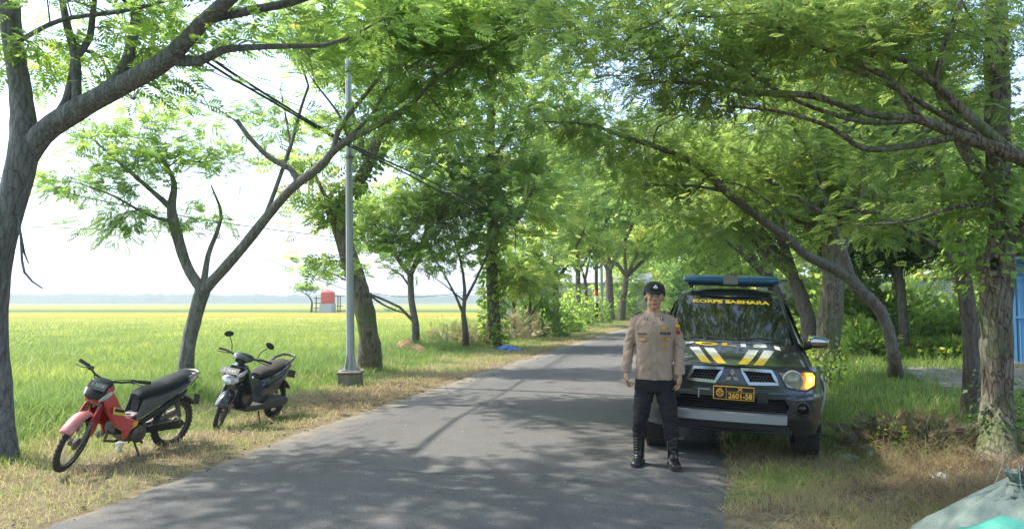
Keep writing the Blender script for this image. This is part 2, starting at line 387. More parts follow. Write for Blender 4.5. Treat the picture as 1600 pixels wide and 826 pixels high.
# left verge
def verge(n, x0, x1, y0, y1, sel, h, w, tint, mat=GRASS, name='verge_grass', lean=(.3, 1.1), power=1.0, thr=-.15, sc=1.2, seed=1):
    y = y0*(y1/y0)**(rng.uniform(0, 1, n)**power) if y0 > 0 else rng.uniform(y0, y1, n); x = rng.uniform(x0, x1, n)
    xy = np.column_stack([x, y]); ok, nv = clump(xy, sc, thr, seed); ok &= sel(x, y, nv); xy, nv = xy[ok], nv[ok]
    r = np.hypot(xy[:, 0], xy[:, 1]); q = rng.uniform(0, 1, len(xy))
    pos = np.column_stack([xy, hgt(xy[:, 0], xy[:, 1])-.01])
    hh = h(xy[:, 0], xy[:, 1], nv)*(.5+q); ww = w*np.interp(r, [3, 10, 40], [.8, 1.3, 3.5])
    return tag(blades(name, pos, hh, ww, rng.uniform(lean[0], lean[1], len(xy)), np.clip(tint(xy[:, 0], xy[:, 1], nv)+rng.normal(0, .10, len(xy)), 0, 1), mat), kind='stuff')
el = np.vectorize(lambda y: edge_l(y)); er = np.vectorize(lambda y: edge_r(y))
verge(82000, -9.2, -4.45, 3.2, 60, lambda x, y, v: x < el(y)+.03, lambda x, y, v: np.interp(x, [-9.2, -8, -6.9, -4.5], [.36, .24, .10, .05]), .007,
      lambda x, y, v: np.interp(x, [-9, -7.8, -6.4, -5.2, -4.8, -4.5], [.85, .84, .68, .44, .50, .60])+.55*v, power=.75, thr=-.6)
verge(30000, -10.3, -7.7, 6, 45, lambda x, y, v: x < 0, lambda x, y, v: np.interp(x, [-10.3, -9, -7.7], [.5, .46, .22])+.2*v, .012, lambda x, y, v: .86+.2*v, name='field_edge_weeds', seed=3, lean=(.2, .9), thr=-.3)
verge(50000, .05, 3.6, 2.8, 11, lambda x, y, v: x > er(y)-.03, lambda x, y, v: np.interp(x, [.1, .6, 3.6], [.05, .10, .08]), .006,
      lambda x, y, v: np.interp(y, [3, 8, 11], [.42, .48, .68])+.6*v - .25*np.clip((x-1.4)/1.5, 0, 1)*np.clip((9-y)/3, 0, 1), name='roadside_grass', seed=5, thr=-.35, lean=(.5, 1.8))
verge(36000, .1, 8.5, 8, 45, lambda x, y, v: (x > er(y)-.03) & ~((x > 3.9) & (x < 9) & (y > 14.2) & (y < 19.5) & (v < .12)), lambda x, y, v: .17+.12*v, .010,
      lambda x, y, v: .80+.25*v, name='roadside_grass', seed=8, thr=-.3, lean=(.2, .9), power=.8)
verge(9000, 1.5, 4.6, 5.2, 9.5, lambda x, y, v: (x > 1.3), lambda x, y, v: .16+.12*v, .006, lambda x, y, v: .08+.12*v, name='dry_fern_litter', seed=11, thr=0, lean=(.6, 2.2))
# ================================================================ trees
BARK = bark_mat('bark_grey', (.12, .11, .10), (.32, .30, .27))
BARK_D = bark_mat('bark_dark', (.085, .07, .058), (.24, .205, .17))
BARK_R = bark_mat('bark_rough', (.07, .055, .042), (.31, .26, .20), moss=(.13, .17, .07), patchy=(.24, .23, .19), crk=.26)
LEAF_A = leaf_mat('leaf_light', [(0, (.075, .13, .03)), (.4, (.125, .215, .04)), (.75, (.20, .31, .05)), (.95, (.26, .34, .06)), (1, (.42, .40, .06))], .58)
LEAF_L = leaf_mat('leaf_lit_left', [(0, (.09, .145, .04)), (.4, (.145, .225, .05)), (.75, (.23, .32, .06)), (.95, (.34, .42, .08)), (1, (.46, .42, .08))], .60)  # brightened leaf copy; light and haze on the left crowns is in the colour
LEAF_B = leaf_mat('leaf_deep', [(0, (.02, .05, .012)), (.5, (.04, .10, .015)), (1, (.10, .19, .025))], .36)
LEAF_R = leaf_mat('leaf_olive', [(0, (.075, .12, .03)), (.4, (.12, .19, .04)), (.75, (.19, .27, .05)), (.95, (.28, .31, .05)), (1, (.48, .42, .06))], .56)
BARK_B = bark_mat('bark_hazed', (.095, .098, .105), (.26, .265, .28))  # blue-grey tone paints the bright haze and flare over the left trunk
def pinnate(k, wid=.15, spread=.52):
    """a feather leaf of unit length: k pairs of side strips, each strip a rhombus"""
    V = []
    for i in range(k):
        t = .22+.78*i/(k-.5)
        L = spread*(1-.55*abs(t-.5)*1.6)
        for s in (-1, 1):
            a = radians(58); d = np.array([cos(a), s*sin(a), -.12]); n = np.array([-s*sin(a), cos(a), 0])*s
            b = np.array([t, 0, -.18*t*t])
            V += [b, b+d*L*.45+n*wid*.5, b+d*L, b+d*L*.45-n*wid*.5]
    b = np.array([.95, 0, -.17]); V += [b, b+[.15, wid*.5, -.04], b+[.42, 0, -.12], b+[.15, -wid*.5, -.04]]
    return np.array(V)
def broad():
    return np.array([[0, 0, 0], [.35, .38, .06], [1, 0, -.05], [.45, 0, -.04], [0, 0, 0], [.45, 0, -.04], [1, 0, -.05], [.35, -.38, .06]], float)
TPL = {'fine': pinnate(5, .15), 'mid': pinnate(4, .20), 'far': pinnate(2, .34, .6), 'broad': broad()}
def leaf_mesh(name, pos, dirs, L, tint, kind, mat, parent, tilt=.45, flat=1.0):
    n = len(pos); T = TPL[kind]; q = len(T)
    d = dirs/np.linalg.norm(dirs, axis=1)[:, None]
    up = np.tile([0, 0, 1.0], (n, 1)) + rng.normal(0, tilt, (n, 3))
    y = np.cross(up, d); y /= np.linalg.norm(y, axis=1)[:, None]+1e-9; z = np.cross(d, y)
    L = np.broadcast_to(L, n)[:, None, None]
    V = pos[:, None, :] + L*(T[None, :, 0:1]*d[:, None, :] + T[None, :, 1:2]*y[:, None, :] + T[None, :, 2:3]*z[:, None, :])
    o = arrays(name, V.reshape(-1, 3), np.arange(n*q).reshape(-1, 4), None, mat, parent, np.repeat(tint, q))
    o['kind'] = 'stuff'; return o
def bark_tube(mb, pts, n=10, lump=.07, seed=0, flare=False, step=.14):
    S = spline(pts, step); S[:, 3] *= .87; c = S[:, :3]; r = np.maximum(S[:, 3], .004)
    t = np.gradient(c, axis=0); t /= np.linalg.norm(t, axis=1)[:, None]+1e-9
    u = np.array([1., 0, 0]) if abs(t[0][0]) < .9 else np.array([0, 1., 0]); rings = []
    for i in range(len(c)):
        b = np.cross(t[i], u); b /= np.linalg.norm(b); u = np.cross(b, t[i]); rg = []
        for j in range(n):
            a = 2*pi*j/n; v = cos(a)*b+sin(a)*u; p = c[i]+v*r[i]
            k = 1+lump*1.6*noise.noise(Vector(p*2.2+seed))+lump*.9*noise.noise(Vector(p*9+seed)) + lump*.8*abs(sin(a*2.5+seed+c[i][2]*.8))
            if flare: hh = max(0, c[i][2]-c[0][2]); k += .24*math.exp(-hh/.25)*(1+.35*sin(3*a+seed))
            rg.append(c[i]+v*r[i]*k)
        rings.append(rg)
    mb.loft(rings, True); return S
TREES = []
def tree(name, label, limbs, blobs, bark=BARK, leaf=LEAF_A, L=.19, kind='fine', per=20, spread=.34, cat='tree', group=None, tw=.011, n=10, tint=(.45, .17), tilt=.45, extra=None, lump=.065, hang=0.0):
    base_ = np.array(limbs[0][0][:3]); loc = base_.copy()
    root = thing(name, label, cat, tuple(loc), group=group)
    allp = []
    for i, lb in enumerate(limbs):
        A = np.array(lb, float); A[:, :3] -= loc
        if i: 
            dd = np.concatenate(allp); j = np.argmin(np.linalg.norm(dd[:, :3]-A[0, :3], axis=1))
            A = np.vstack([[*dd[j, :3], min(A[0, 3], dd[j, 3]*.95)], A[1:] if len(A) > 2 or np.linalg.norm(dd[j, :3]-A[0, :3]) < .3 else A])
        mb = MB(); S = bark_tube(mb, A, n if i == 0 else max(6, n-2), lump, seed=loc[0]*3+i, flare=(i == 0), step=.12 if np.linalg.norm(loc) < 20 else .4)
        mb.obj('trunk' if i == 0 else 'limb', bark, root, ang=80); allp.append(S[:, :4] if i else S[len(S)//3:, :4])
    nodes = np.concatenate(allp); nodes = nodes[nodes[:, 2] > .4] if (nodes[:, 2] > .4).any() else nodes
    # side branches that reach from the limbs into the foliage
    sb = MB()
    for b in blobs:
        if b[4] < 12: continue
        for _ in range(1+b[4]//14):
            q = rng.normal(0, .5, 3).clip(-1, 1); cc = np.array(b[0])-loc + RT*q[0]*b[1]*.9 + np.array([-sin(YAW), cos(YAW), 0])*q[1]*b[2]*.9 + np.array([0, 0, 1])*q[2]*b[3]*.8
            ds = np.linalg.norm(nodes[:, :3]-cc, axis=1)+rng.uniform(0, .6, len(nodes)); j = np.argmin(ds); tl = ds[j]
            if tl < .35: continue
            a = nodes[j]; r0 = min(a[3]*.6, .012+.014*tl)
            m1 = a[:3]+(cc-a[:3])*.35+rng.normal(0, .08, 3)*tl*.5+[0, 0, .08*tl]; m2 = a[:3]+(cc-a[:3])*.7+rng.normal(0, .07, 3)*tl*.5+[0, 0, .06*tl]
            S = bark_tube(sb, [[*a[:3], r0], [*m1, r0*.8], [*m2, r0*.55], [*cc, r0*.25]], 5, .03, 1, step=.22); nodes = np.vstack([nodes, S[2:, :4]])
    if sb.n: o = sb.obj('branch', bark, root, ang=80, fix=False); o['kind'] = 'stuff'
    pos, dr, tn, ov = [], [], [], []; tv, tf, k = [], [], 0
    for b in blobs:
        c = np.array(b[0]) - loc; rx, rd, rz, num = b[1:5]; bt = b[5] if len(b) > 5 else 0
        for _ in range(num):
            while True:
                q = rng.uniform(-1, 1, 3)
                if q@q < 1: break
            q = q/ (np.linalg.norm(q)+.05) * (np.linalg.norm(q)**.7)
            cc = c + RT*q[0]*rx + np.array([-sin(YAW), cos(YAW), 0])*q[1]*rd + np.array([0, 0, 1])*q[2]*rz
            dist = np.linalg.norm((nodes[:, :3]-cc)*[1, 1, 1.3], axis=1) + rng.uniform(0, .5, len(nodes)); j = np.argmin(dist); a = nodes[j, :3]
            # a twig from the limb to the cluster
            mid = a+(cc-a)*.5 + rng.normal(0, .09, 3)*min(1.5, dist[j]) + np.array([0, 0, .10*dist[j]]); ts = np.linspace(0, 1, 6)[:, None]
            pts = (1-ts)**2*a + 2*ts*(1-ts)*mid + ts**2*cc
            tl = np.linalg.norm(cc-a); w0 = min(tw*(.5+.75*tl), nodes[j, 3]*.7+.003)
            d = (cc-a)/(tl+1e-6); s1 = np.cross(d, [0, 0, 1.]); s1 /= np.linalg.norm(s1)+1e-6; s2 = np.cross(d, s1)
            for m in range(6):
                ww = w0*(1-.8*m/5)
                for aa in (0, 2*pi/3, 4*pi/3): tv.append(pts[m]+ww*(cos(aa)*s1+sin(aa)*s2))
            for m in range(5):
                for e in range(3): tf.append((k+m*3+e, k+m*3+(e+1) % 3, k+m*3+3+(e+1) % 3, k+m*3+3+e))
            k += 18
            ct = rng.normal(tint[0]+bt, tint[1]); num_l = int(per*rng.uniform(.6, 1.4))
            u = rng.uniform(.35, 1, num_l)[:, None]; pp = (1-u)**2*a+2*u*(1-u)*mid+u**2*cc
            tooth = rng.normal(0, 1, (num_l, 3))*[spread, spread, spread*.32]; near = np.minimum(1, u*1.1)
            pp = cc+(pp-cc)*np.clip(.8/(tl+.01), 0, 1) + tooth*near
            dd = tooth*[1, 1, .7]/spread + d*.9 + rng.normal(0, .35, (num_l, 3)) + [0, 0, -hang]
            ov.append(np.full(num_l, len(b) > 6)); pos.append(pp); dr.append(dd); tn.append(np.clip(ct+rng.normal(0, .11, num_l), 0, 1))
    if pos:
        pos = np.concatenate(pos); dr = np.concatenate(dr); tn = np.concatenate(tn)
        ov = np.concatenate(ov) & (kind == 'fine')
        if ov.any(): leaf_mesh('crown', pos[ov], dr[ov], L*rng.uniform(.75, 1.3, ov.sum()), tn[ov], 'far', leaf, root, tilt=tilt)
        pos, dr, tn = pos[~ov], dr[~ov], tn[~ov]
        leaf_mesh('crown', pos, dr, L*rng.uniform(.7, 1.25, len(pos)), tn, kind, leaf, root, tilt=tilt if kind == 'fine' else .75)
        o = arrays('twig', np.array(tv), np.array(tf), None, bark, root); o['kind'] = 'stuff'
    TREES.append((name, len(pos)))
    return root
def ivy(root, pts, r, n, size=.09, tint=.5, mat=None, name='ivy'):
    """climbing leaves round a limb; pts in world space"""
    S = spline(np.array(pts, float), .1); loc = np.array(root.location)
    i = rng.integers(0, len(S), n); a = rng.uniform(0, 2*pi, n); rr = (S[i, 3]+r*rng.uniform(.2, 1, n)**1.5)
    p = S[i, :3]-loc + np.stack([np.cos(a)*rr, np.sin(a)*rr, rng.normal(0, .12, n)], -1)
    d = np.stack([np.cos(a), np.sin(a), -rng.uniform(.2, 1.2, n)], -1)
    return leaf_mesh(name, p, d, size*rng.uniform(.6, 1.4, n), np.clip(rng.normal(tint, .2, n), 0, 1), 'broad', mat or LEAF_B, root, tilt=.7)
def Q(px, py, d, r): return (*P(px, py, d), r)
def gb(px, py, r): g = G(px, py, 0); g[2] = float(hgt(g[0], g[1]))-.08; return (*g, r)
def B(px, py, d, rx, rd, rz, n, t=0): return (P(px, py, d), rx, rd, rz, n, t)
def W(x, y, z, rx, rd, rz, n, t=0): return (np.array([x, y, z]), rx, rd, rz, n, t, 1)

# --- left row -------------------------------------------------------
t1 = tree('roadside_tree', 'large dark forked tree at the left edge with a thick limb arching over the verge',
  [[gb(-6, 712, .20), Q(-9, 600, 7.6, .175), Q(-12, 480, 7.6, .155), Q(4, 370, 7.6, .15), Q(26, 285, 7.6, .155), Q(38, 225, 7.6, .15), Q(32, 140, 7.7, .115), Q(18, 50, 7.8, .11), Q(8, -60, 7.9, .10), Q(-20, -220, 8, .07), Q(-90, -420, 8.2, .03)],
   [Q(30, 255, 7.6, .13), Q(66, 210, 7.58, .135), Q(120, 172, 7.5, .12), Q(200, 128, 7.3, .11), Q(262, 92, 7.1, .095), Q(312, 40, 6.9, .08), Q(370, -12, 6.6, .07), Q(480, -110, 6.2, .065), Q(640, -260, 5.7, .04), Q(820, -420, 5.2, .015)],
   [Q(262, 95, 7.1, .07), Q(310, 96, 7.1, .055), Q(350, 78, 7.05, .04), Q(420, 73, 7, .03), Q(520, 68, 6.9, .02), Q(600, 30, 6.8, .01)],
   [Q(290, 70, 7, .06), Q(330, 30, 6.9, .055), Q(400, 15, 6.9, .045), Q(480, -5, 6.8, .04), Q(650, -80, 6.6, .02)],
   [Q(150, 155, 7.5, .08), Q(190, 115, 7.6, .07), Q(208, 60, 7.7, .06), Q(215, -10, 7.8, .05), Q(230, -150, 8, .03)],
   [Q(105, 130, 7.6, .055), Q(118, 90, 7.7, .05), Q(105, 40, 7.8, .045), Q(95, -20, 7.9, .035), Q(90, -120, 8, .02)],
   [Q(118, 95, 7.7, .045), Q(140, 60, 7.8, .04), Q(148, 0, 7.9, .03), Q(170, -90, 8, .015)],
   [Q(90, 195, 7.55, .06), Q(105, 160, 7.6, .06), Q(116, 110, 7.7, .055), Q(120, 70, 7.8, .04)],
   [Q(42, 60, 7.8, .03), Q(95, 32, 7.7, .025), Q(190, 18, 7.6, .022), Q(300, -8, 7.5, .012)],
   [Q(16, 372, 7.6, .02), Q(38, 395, 7.5, .012), Q(45, 412, 7.5, .006)],
   [Q(14, 378, 7.6, .02), Q(38, 425, 7.4, .013), Q(66, 450, 7.3, .007)],
   [Q(370, -12, 6.6, .06), Q(520, -190, 5.0, .05), Q(760, -420, 3.8, .03), Q(1000, -700, 3, .012)],
   [Q(-20, -220, 8, .06), Q(150, -380, 7.5, .05), Q(420, -520, 7, .03), Q(700, -560, 6.6, .015)]],
  [B(170, 30, 8.0, 1.0, 1.0, .35, 24), B(110, 105, 8.2, .8, .8, .28, 14), B(225, 110, 7.8, .55, .8, .25, 10), B(330, 60, 7.4, .5, .6, .3, 9), B(20, 120, 8.4, .3, .6, .3, 5),
   B(560, 15, 6.9, .5, .6, .25, 8), W(-6.6, 4.3, 6.4, 2.2, 2.2, .6, 90), W(-4.6, 7.6, 6.8, 2.2, 1.8, .6, 70), W(-4.2, 4.6, 6.3, 2.0, 2.0, .6, 80), W(-3.0, 6.5, 7.2, 2.0, 1.6, .5, 50), W(-7.6, 2.4, 6.5, 1.8, 1.6, .5, 40)],
  bark=BARK_B, group=None, n=14, per=15)
t2 = tree('roadside_tree', 'slanting tree behind the motorcycles, forked low with one long limb reaching over the road',
  [[gb(297, 612, .16), Q(291, 575, 12.4, .135), Q(296, 530, 12.4, .13), Q(308, 485, 12.4, .13), Q(317, 455, 12.4, .14)],
   [Q(315, 462, 12.4, .10), Q(292, 415, 12.4, .095), Q(275, 360, 12.4, .10), Q(268, 325, 12.4, .085), Q(272, 285, 12.5, .05), Q(255, 250, 12.6, .035), Q(235, 215, 12.8, .02)],
   [Q(268, 330, 12.4, .06), Q(245, 305, 12.3, .045), Q(205, 270, 12.2, .035), Q(165, 235, 12.1, .02), Q(130, 205, 12, .012)],
   [Q(270, 350, 12.4, .04), Q(230, 335, 12.2, .03), Q(175, 305, 12, .02), Q(120, 285, 11.9, .012)],
   [Q(318, 460, 12.4, .115), Q(345, 425, 12.4, .10), Q(380, 385, 12.3, .095), Q(420, 335, 12.2, .09), Q(455, 295, 12.1, .085), Q(498, 262, 12, .08), Q(522, 235, 12, .07), Q(550, 215, 12, .07), Q(600, 190, 11.9, .055), Q(645, 160, 11.8, .045), Q(680, 125, 11.6, .035), Q(740, 85, 11.4, .028), Q(850, 30, 11, .015)],
   [Q(522, 235, 12, .06), Q(528, 205, 12, .05), Q(552, 170, 12, .04), Q(585, 130, 12, .03), Q(620, 75, 12, .02), Q(650, 10, 12, .012)],
   [Q(540, 220, 12, .04), Q(580, 180, 12.1, .03), Q(620, 120, 12.1, .025), Q(700, 70, 12.2, .015)],
   [Q(470, 280, 12.1, .06), Q(455, 265, 12.1, .055), Q(420, 245, 12.1, .05), Q(390, 215, 12.1, .045), Q(370, 188, 12.1, .042)],
   [Q(408, 350, 12.2, .05), Q(425, 310, 12.3, .042), Q(445, 255, 12.4, .038), Q(458, 215, 12.5, .035), Q(470, 170, 12.6, .03), Q(482, 135, 12.6, .025)],
   [Q(460, 230, 12.5, .03), Q(448, 190, 12.6, .02), Q(440, 150, 12.6, .012)],
   [Q(320, 450, 12.4, .07), Q(325, 400, 12.6, .05), Q(340, 360, 12.8, .04), Q(345, 330, 13, .03), Q(330, 290, 13.2, .015)],
   [Q(540, 220, 12, .03), Q(530, 180, 12, .022), Q(500, 140, 12, .018), Q(485, 120, 12, .01)],
   [Q(680, 125, 11.6, .03), Q(900, -60, 10.5, .03), Q(1050, -250, 9.5, .012)],
   [Q(482, 135, 12.6, .025), Q(430, -40, 12.4, .025), Q(420, -220, 12, .015)]],
  [B(185, 215, 12.4, 1.0, .9, .35, 22), B(130, 290, 12.0, .7, .7, .16, 12), B(235, 262, 12.6, .8, .8, .3, 14), B(225, 345, 12.2, .8, .7, .12, 8), B(160, 372, 12, .45, .4, .08, 4), B(330, 250, 12.8, .8, .8, .3, 15), B(420, 190, 13, .8, .8, .35, 15), B(270, 175, 12.6, .8, .7, .3, 9), B(310, 340, 13, .6, .6, .2, 6),
   B(560, 60, 12, 1.5, 1.4, .6, 64), B(690, 115, 11.8, 1.4, 1.3, .5, 60), B(770, 45, 11.4, 1.4, 1.3, .6, 60), B(485, 45, 12.2, .55, .8, .4, 16), B(605, 190, 12.4, .6, .7, .25, 14), B(680, 200, 12, .6, .8, .25, 14), B(640, 20, 11.6, 1.4, 1.2, .4, 40),
   W(-4.0, 11.8, 7.2, 2.0, 1.8, .7, 50), W(-2.0, 10.5, 7.0, 2.0, 1.6, .6, 50)],
  bark=BARK, n=12)
t3 = tree('roadside_tree', 'leaning ivy-covered tree just behind the grey steel lamp post',
  [[gb(577, 577, .34), Q(577, 530, 16.5, .25), Q(566, 470, 16.5, .24), Q(548, 410, 16.6, .22), Q(528, 350, 16.7, .19), Q(516, 322, 16.7, .17)],
   [Q(520, 330, 16.7, .14), Q(545, 300, 16.9, .15), Q(570, 268, 17, .15), Q(583, 235, 17, .14), Q(600, 195, 17.2, .09), Q(625, 130, 17.4, .05), Q(660, 40, 17.8, .02)],
   [Q(572, 262, 17, .09), Q(562, 215, 17.2, .08), Q(545, 160, 17.5, .05), Q(520, 80, 17.8, .02)],
   [Q(516, 325, 16.7, .06), Q(500, 290, 16.5, .04), Q(480, 240, 16.4, .02)],
   [Q(560, 440, 16.6, .03), Q(590, 470, 16.7, .025), Q(612, 482, 16.8, .02), Q(640, 492, 17, .008)]],
  [B(500, 325, 16.6, .7, .7, .7, 18, .1), B(545, 215, 17.4, 1.2, 1, .6, 20, .1), B(620, 130, 17.5, 1.3, 1.2, .9, 40), B(540, 90, 17.8, 1.2, 1.2, .9, 34), B(480, 260, 16.5, .5, .6, .4, 8), B(505, 412, 16, .5, .5, .16, 7), W(-6.0, 16, 8.2, 2.2, 2, 1, 50)],
  bark=BARK_R, n=14, kind='mid', leaf=LEAF_L, L=.28, per=14, lump=.1)
ivy(t3, [Q(528, 350, 16.7, .19), Q(516, 322, 16.7, .17), Q(545, 300, 16.9, .15), Q(570, 268, 17, .15), Q(590, 220, 17, .1)], .20, 700, .12, .45, LEAF_A)
tree('young_tree', 'slender forked tree rising out of the heap of brown soil',
  [[gb(650, 541, .17), Q(649, 505, 24.5, .14), Q(643, 470, 24.5, .125), Q(641, 430, 24.5, .12)],
   [Q(641, 435, 24.5, .09), Q(625, 410, 24.5, .08), Q(600, 370, 24.5, .05), Q(570, 330, 24.5, .02)],
   [Q(641, 432, 24.5, .10), Q(655, 400, 24.6, .09), Q(668, 350, 24.8, .06), Q(690, 290, 25, .04), Q(710, 220, 25, .02)],
   [Q(642, 490, 24.5, .06), Q(625, 480, 24.3, .05), Q(600, 468, 24, .045), Q(575, 458, 23.6, .04), Q(545, 440, 23, .03), Q(515, 425, 22.5, .012)],
   [Q(641, 460, 24.5, .05), Q(628, 430, 24.7, .04), Q(612, 420, 24.8, .03), Q(585, 405, 25, .012)]],
  [B(620, 330, 24.6, 1.7, 1.5, .9, 90), B(690, 300, 25, 1.4, 1.5, 1.1, 70), B(660, 240, 25, 1.5, 1.3, .7, 56), B(590, 375, 24.6, 1.0, .8, .5, 26), B(640, 390, 24.6, .9, .8, .4, 18), B(525, 420, 22.6, .7, .5, .18, 7), B(740, 350, 25.5, .8, .8, .6, 10)],
  kind='mid', leaf=LEAF_L, L=.30, per=14, spread=.45, n=8)
tree('young_tree', 'thin black-stemmed tree with bare spreading twigs between the soil heap and the ivy-clad tree',
  [[gb(728, 543, .16), Q(727, 515, 24, .11), Q(724, 490, 24, .10)],
   [Q(724, 490, 24, .06), Q(712, 462, 24, .045), Q(695, 430, 24, .03), Q(670, 390, 24, .015)],
   [Q(724, 490, 24, .08), Q(726, 450, 24.2, .06), Q(718, 400, 24.4, .04), Q(700, 350, 24.6, .015)],
   [Q(726, 478, 24, .06), Q(742, 440, 24.2, .05), Q(765, 390, 24.4, .035), Q(790, 340, 24.6, .015)],
   [Q(720, 470, 24, .03), Q(695, 445, 23.8, .02), Q(660, 420, 23.6, .01)]],
  [B(700, 385, 24.3, 1.2, 1, .8, 50), B(770, 350, 24.6, 1, 1, .8, 34), B(720, 300, 24.6, 1.2, 1, .8, 40), B(665, 420, 24, .6, .6, .3, 8)],
  bark=BARK_D, leaf=LEAF_L, kind='mid', L=.28, per=11, spread=.42, n=8)
t6 = tree('ivy_clad_tree', 'tall dark tree with its trunk wrapped in dense ivy, left of the road',
  [[gb(772, 540, .30), Q(771, 480, 25.5, .24), Q(768, 410, 25.5, .23), Q(770, 330, 25.6, .22), Q(765, 240, 25.8, .2), Q(770, 140, 26, .16), Q(775, 0, 26.5, .1), Q(780, -120, 27, .03)],
   [Q(768, 400, 25.5, .12), Q(800, 350, 25.5, .10), Q(830, 300, 25.5, .06), Q(850, 240, 25.5, .02)],
   [Q(768, 330, 25.6, .12), Q(735, 280, 25.5, .09), Q(700, 220, 25.3, .05), Q(680, 160, 25, .02)],
   [Q(766, 250, 25.8, .12), Q(810, 190, 25.6, .09), Q(860, 120, 25.2, .05), Q(900, 60, 25, .02)]],
  [B(770, 260, 25.6, 1.7, 1.6, 1.9, 80, 0), B(835, 320, 25.5, 1.1, 1.3, 1.6, 46, .05), B(705, 180, 25.3, 1.4, 1.4, 1.2, 46, .05), B(850, 150, 25, 1.7, 1.6, 1.2, 60, .12), B(770, 90, 26, 2.4, 2, 1.4, 70), B(815, 430, 25.6, .6, .9, .8, 20, 0)],
  bark=BARK_D, leaf=LEAF_L, kind='mid', L=.33, per=16, spread=.5, n=12, tint=(.58, .2))
ivy(t6, [Q(772, 530, 25.5, .22), Q(770, 440, 25.5, .22), Q(769, 330, 25.6, .2), Q(765, 240, 25.8, .18)], .28, 1900, .15, .55, LEAF_A)
# smaller trees that follow along the left verge
def small_tree(label, px, py, top, r, kind2, lean=0, crown=None, tintb=.08, group=None, leaf=LEAF_L, name='verge_tree', n=8):
    b = gb(px, py, r*1.25); d = float(np.dot(np.array(b[:3])-CP, FW)); s = F/d
    def K(dx, y, rr): return Q(px+dx, y, d, rr)
    h = py-top
    limbs = [[b, K(lean*.2, py-h*.22, r), K(lean*.4, py-h*.4, r*.85)]]
    for k in range(kind2):
        a = (k-(kind2-1)/2)*h*.22+random.uniform(-6, 6)
        limbs.append([K(lean*.4, py-h*.38, r*.7), Q(px+lean*.6+a*.45, py-h*.58, d+random.uniform(-.4, .4), r*.5), Q(px+lean+a, py-h*.82, d+random.uniform(-1, 1), r*.3), Q(px+lean+a*1.3, top, d+random.uniform(-1.4, 1.4), r*.1)])
    bl = []
    for (cx, cy, rx, rz, num) in crown: bl.append(B(cx, cy, d+random.uniform(-.5, .5), rx, 1.6, rz, num, tintb))
    far = d > 38
    return tree(name, label, limbs, bl, bark=BARK_D, leaf=leaf, kind='far' if far else 'mid', L=.55 if far else .40, per=11, spread=.6 if far else .42, n=n, group=group)
small_tree('straight dark-stemmed tree with a low bright crown right of the ivy-clad tree', 803, 527, 400, .12, 2, 0, [(808, 435, 1.0, .8, 26), (800, 380, 1.1, .9, 26)], .15)
small_tree('short scrubby tree with thin bent stems between two dark trunks', 828, 527, 440, .10, 3, 4, [(828, 450, .9, 1.1, 22), (840, 400, 1.0, 1.0, 22)])
small_tree('wide V-forked tree with the pale building behind it', 868, 521, 330, .20, 3, 0, [(850, 400, 1.7, 1.4, 40), (890, 330, 2.0, 1.6, 60), (840, 300, 1.6, 1.6, 50), (870, 210, 2.0, 1.6, 50)], .12)
small_tree('pale-barked upright tree just before the striped utility pole', 903, 510, 300, .2, 3, 0, [(905, 380, 1.9, 1.6, 50), (920, 300, 2.6, 2.0, 70), (880, 240, 2.2, 1.6, 50)], .18)
small_tree('dark thin-stemmed tree leaning left beside the striped utility pole', 918, 508, 330, .15, 2, -10, [(915, 350, 1.5, 1.6, 40)], -.05)
small_tree('thick double-stemmed tree to the right of the two poles', 953, 503, 300, .34, 3, -4, [(945, 340, 2.3, 2.4, 70), (985, 310, 2.4, 2.0, 60), (930, 260, 2.6, 1.8, 50)], .05, name='roadside_tree')
small_tree('spreading tree at the far bend with limbs fanning right towards the road', 970, 500, 330, .3, 4, 22, [(1000, 380, 2.5, 1.4, 60), (1035, 350, 2.5, 1.6, 60), (990, 330, 2.4, 1.6, 50)], .15, name='roadside_tree')

# --- right row ------------------------------------------------------
r1 = tree('roadside_tree', 'thick rough-barked tree with a hollow knot and creepers, by the dry fern litter',
  [[gb(1557, 722, .185), Q(1558, 640, 7.45, .155), Q(1558, 560, 7.45, .145), Q(1556, 480, 7.45, .15), Q(1560, 415, 7.5, .17), Q(1565, 360, 7.5, .12), Q(1558, 300, 7.55, .12), Q(1560, 230, 7.6, .115), Q(1558, 120, 7.7, .12), Q(1555, -20, 7.9, .10), Q(1530, -260, 8.2, .05)],
   [Q(1562, 400, 7.5, .09), Q(1585, 370, 7.4, .06), Q(1610, 330, 7.2, .05), Q(1660, 250, 7, .03)],
   [Q(1556, 300, 7.55, .07), Q(1510, 240, 7.6, .06), Q(1470, 150, 7.7, .05), Q(1440, 40, 7.8, .035), Q(1400, -90, 8, .02)],
   [Q(1558, 330, 7.5, .03), Q(1500, 322, 7.3, .022), Q(1420, 345, 7.1, .015), Q(1340, 352, 7, .008)],
   [Q(1556, 230, 7.6, .04), Q(1490, 190, 7.2, .03), Q(1380, 130, 6.9, .02), Q(1280, 90, 6.7, .01)]],
  [B(1440, 60, 7.8, .9, .8, .45, 30), B(1520, 180, 7.8, .6, .6, .5, 12), B(1350, 90, 7.2, .9, .8, .35, 26), B(1570, 60, 8, .5, .6, .5, 8), B(1490, 310, 7.6, .45, .4, .22, 8), W(2.0, 8.4, 6.0, 1.8, 1.8, .6, 60), W(.6, 7.5, 6.4, 2, 2, .6, 60)],
  bark=BARK_R, leaf=LEAF_R, n=20, lump=.13, L=.145, per=24)
ivy(r1, [Q(1530, 420, 7.4, .06), Q(1520, 350, 7.5, .1), Q(1540, 280, 7.6, .12), Q(1550, 230, 7.6, .1)], .30, 900, .075, .5, LEAF_A)
ivy(r1, [Q(1556, 700, 7.4, .16), Q(1556, 620, 7.45, .16)], .10, 260, .05, .5)
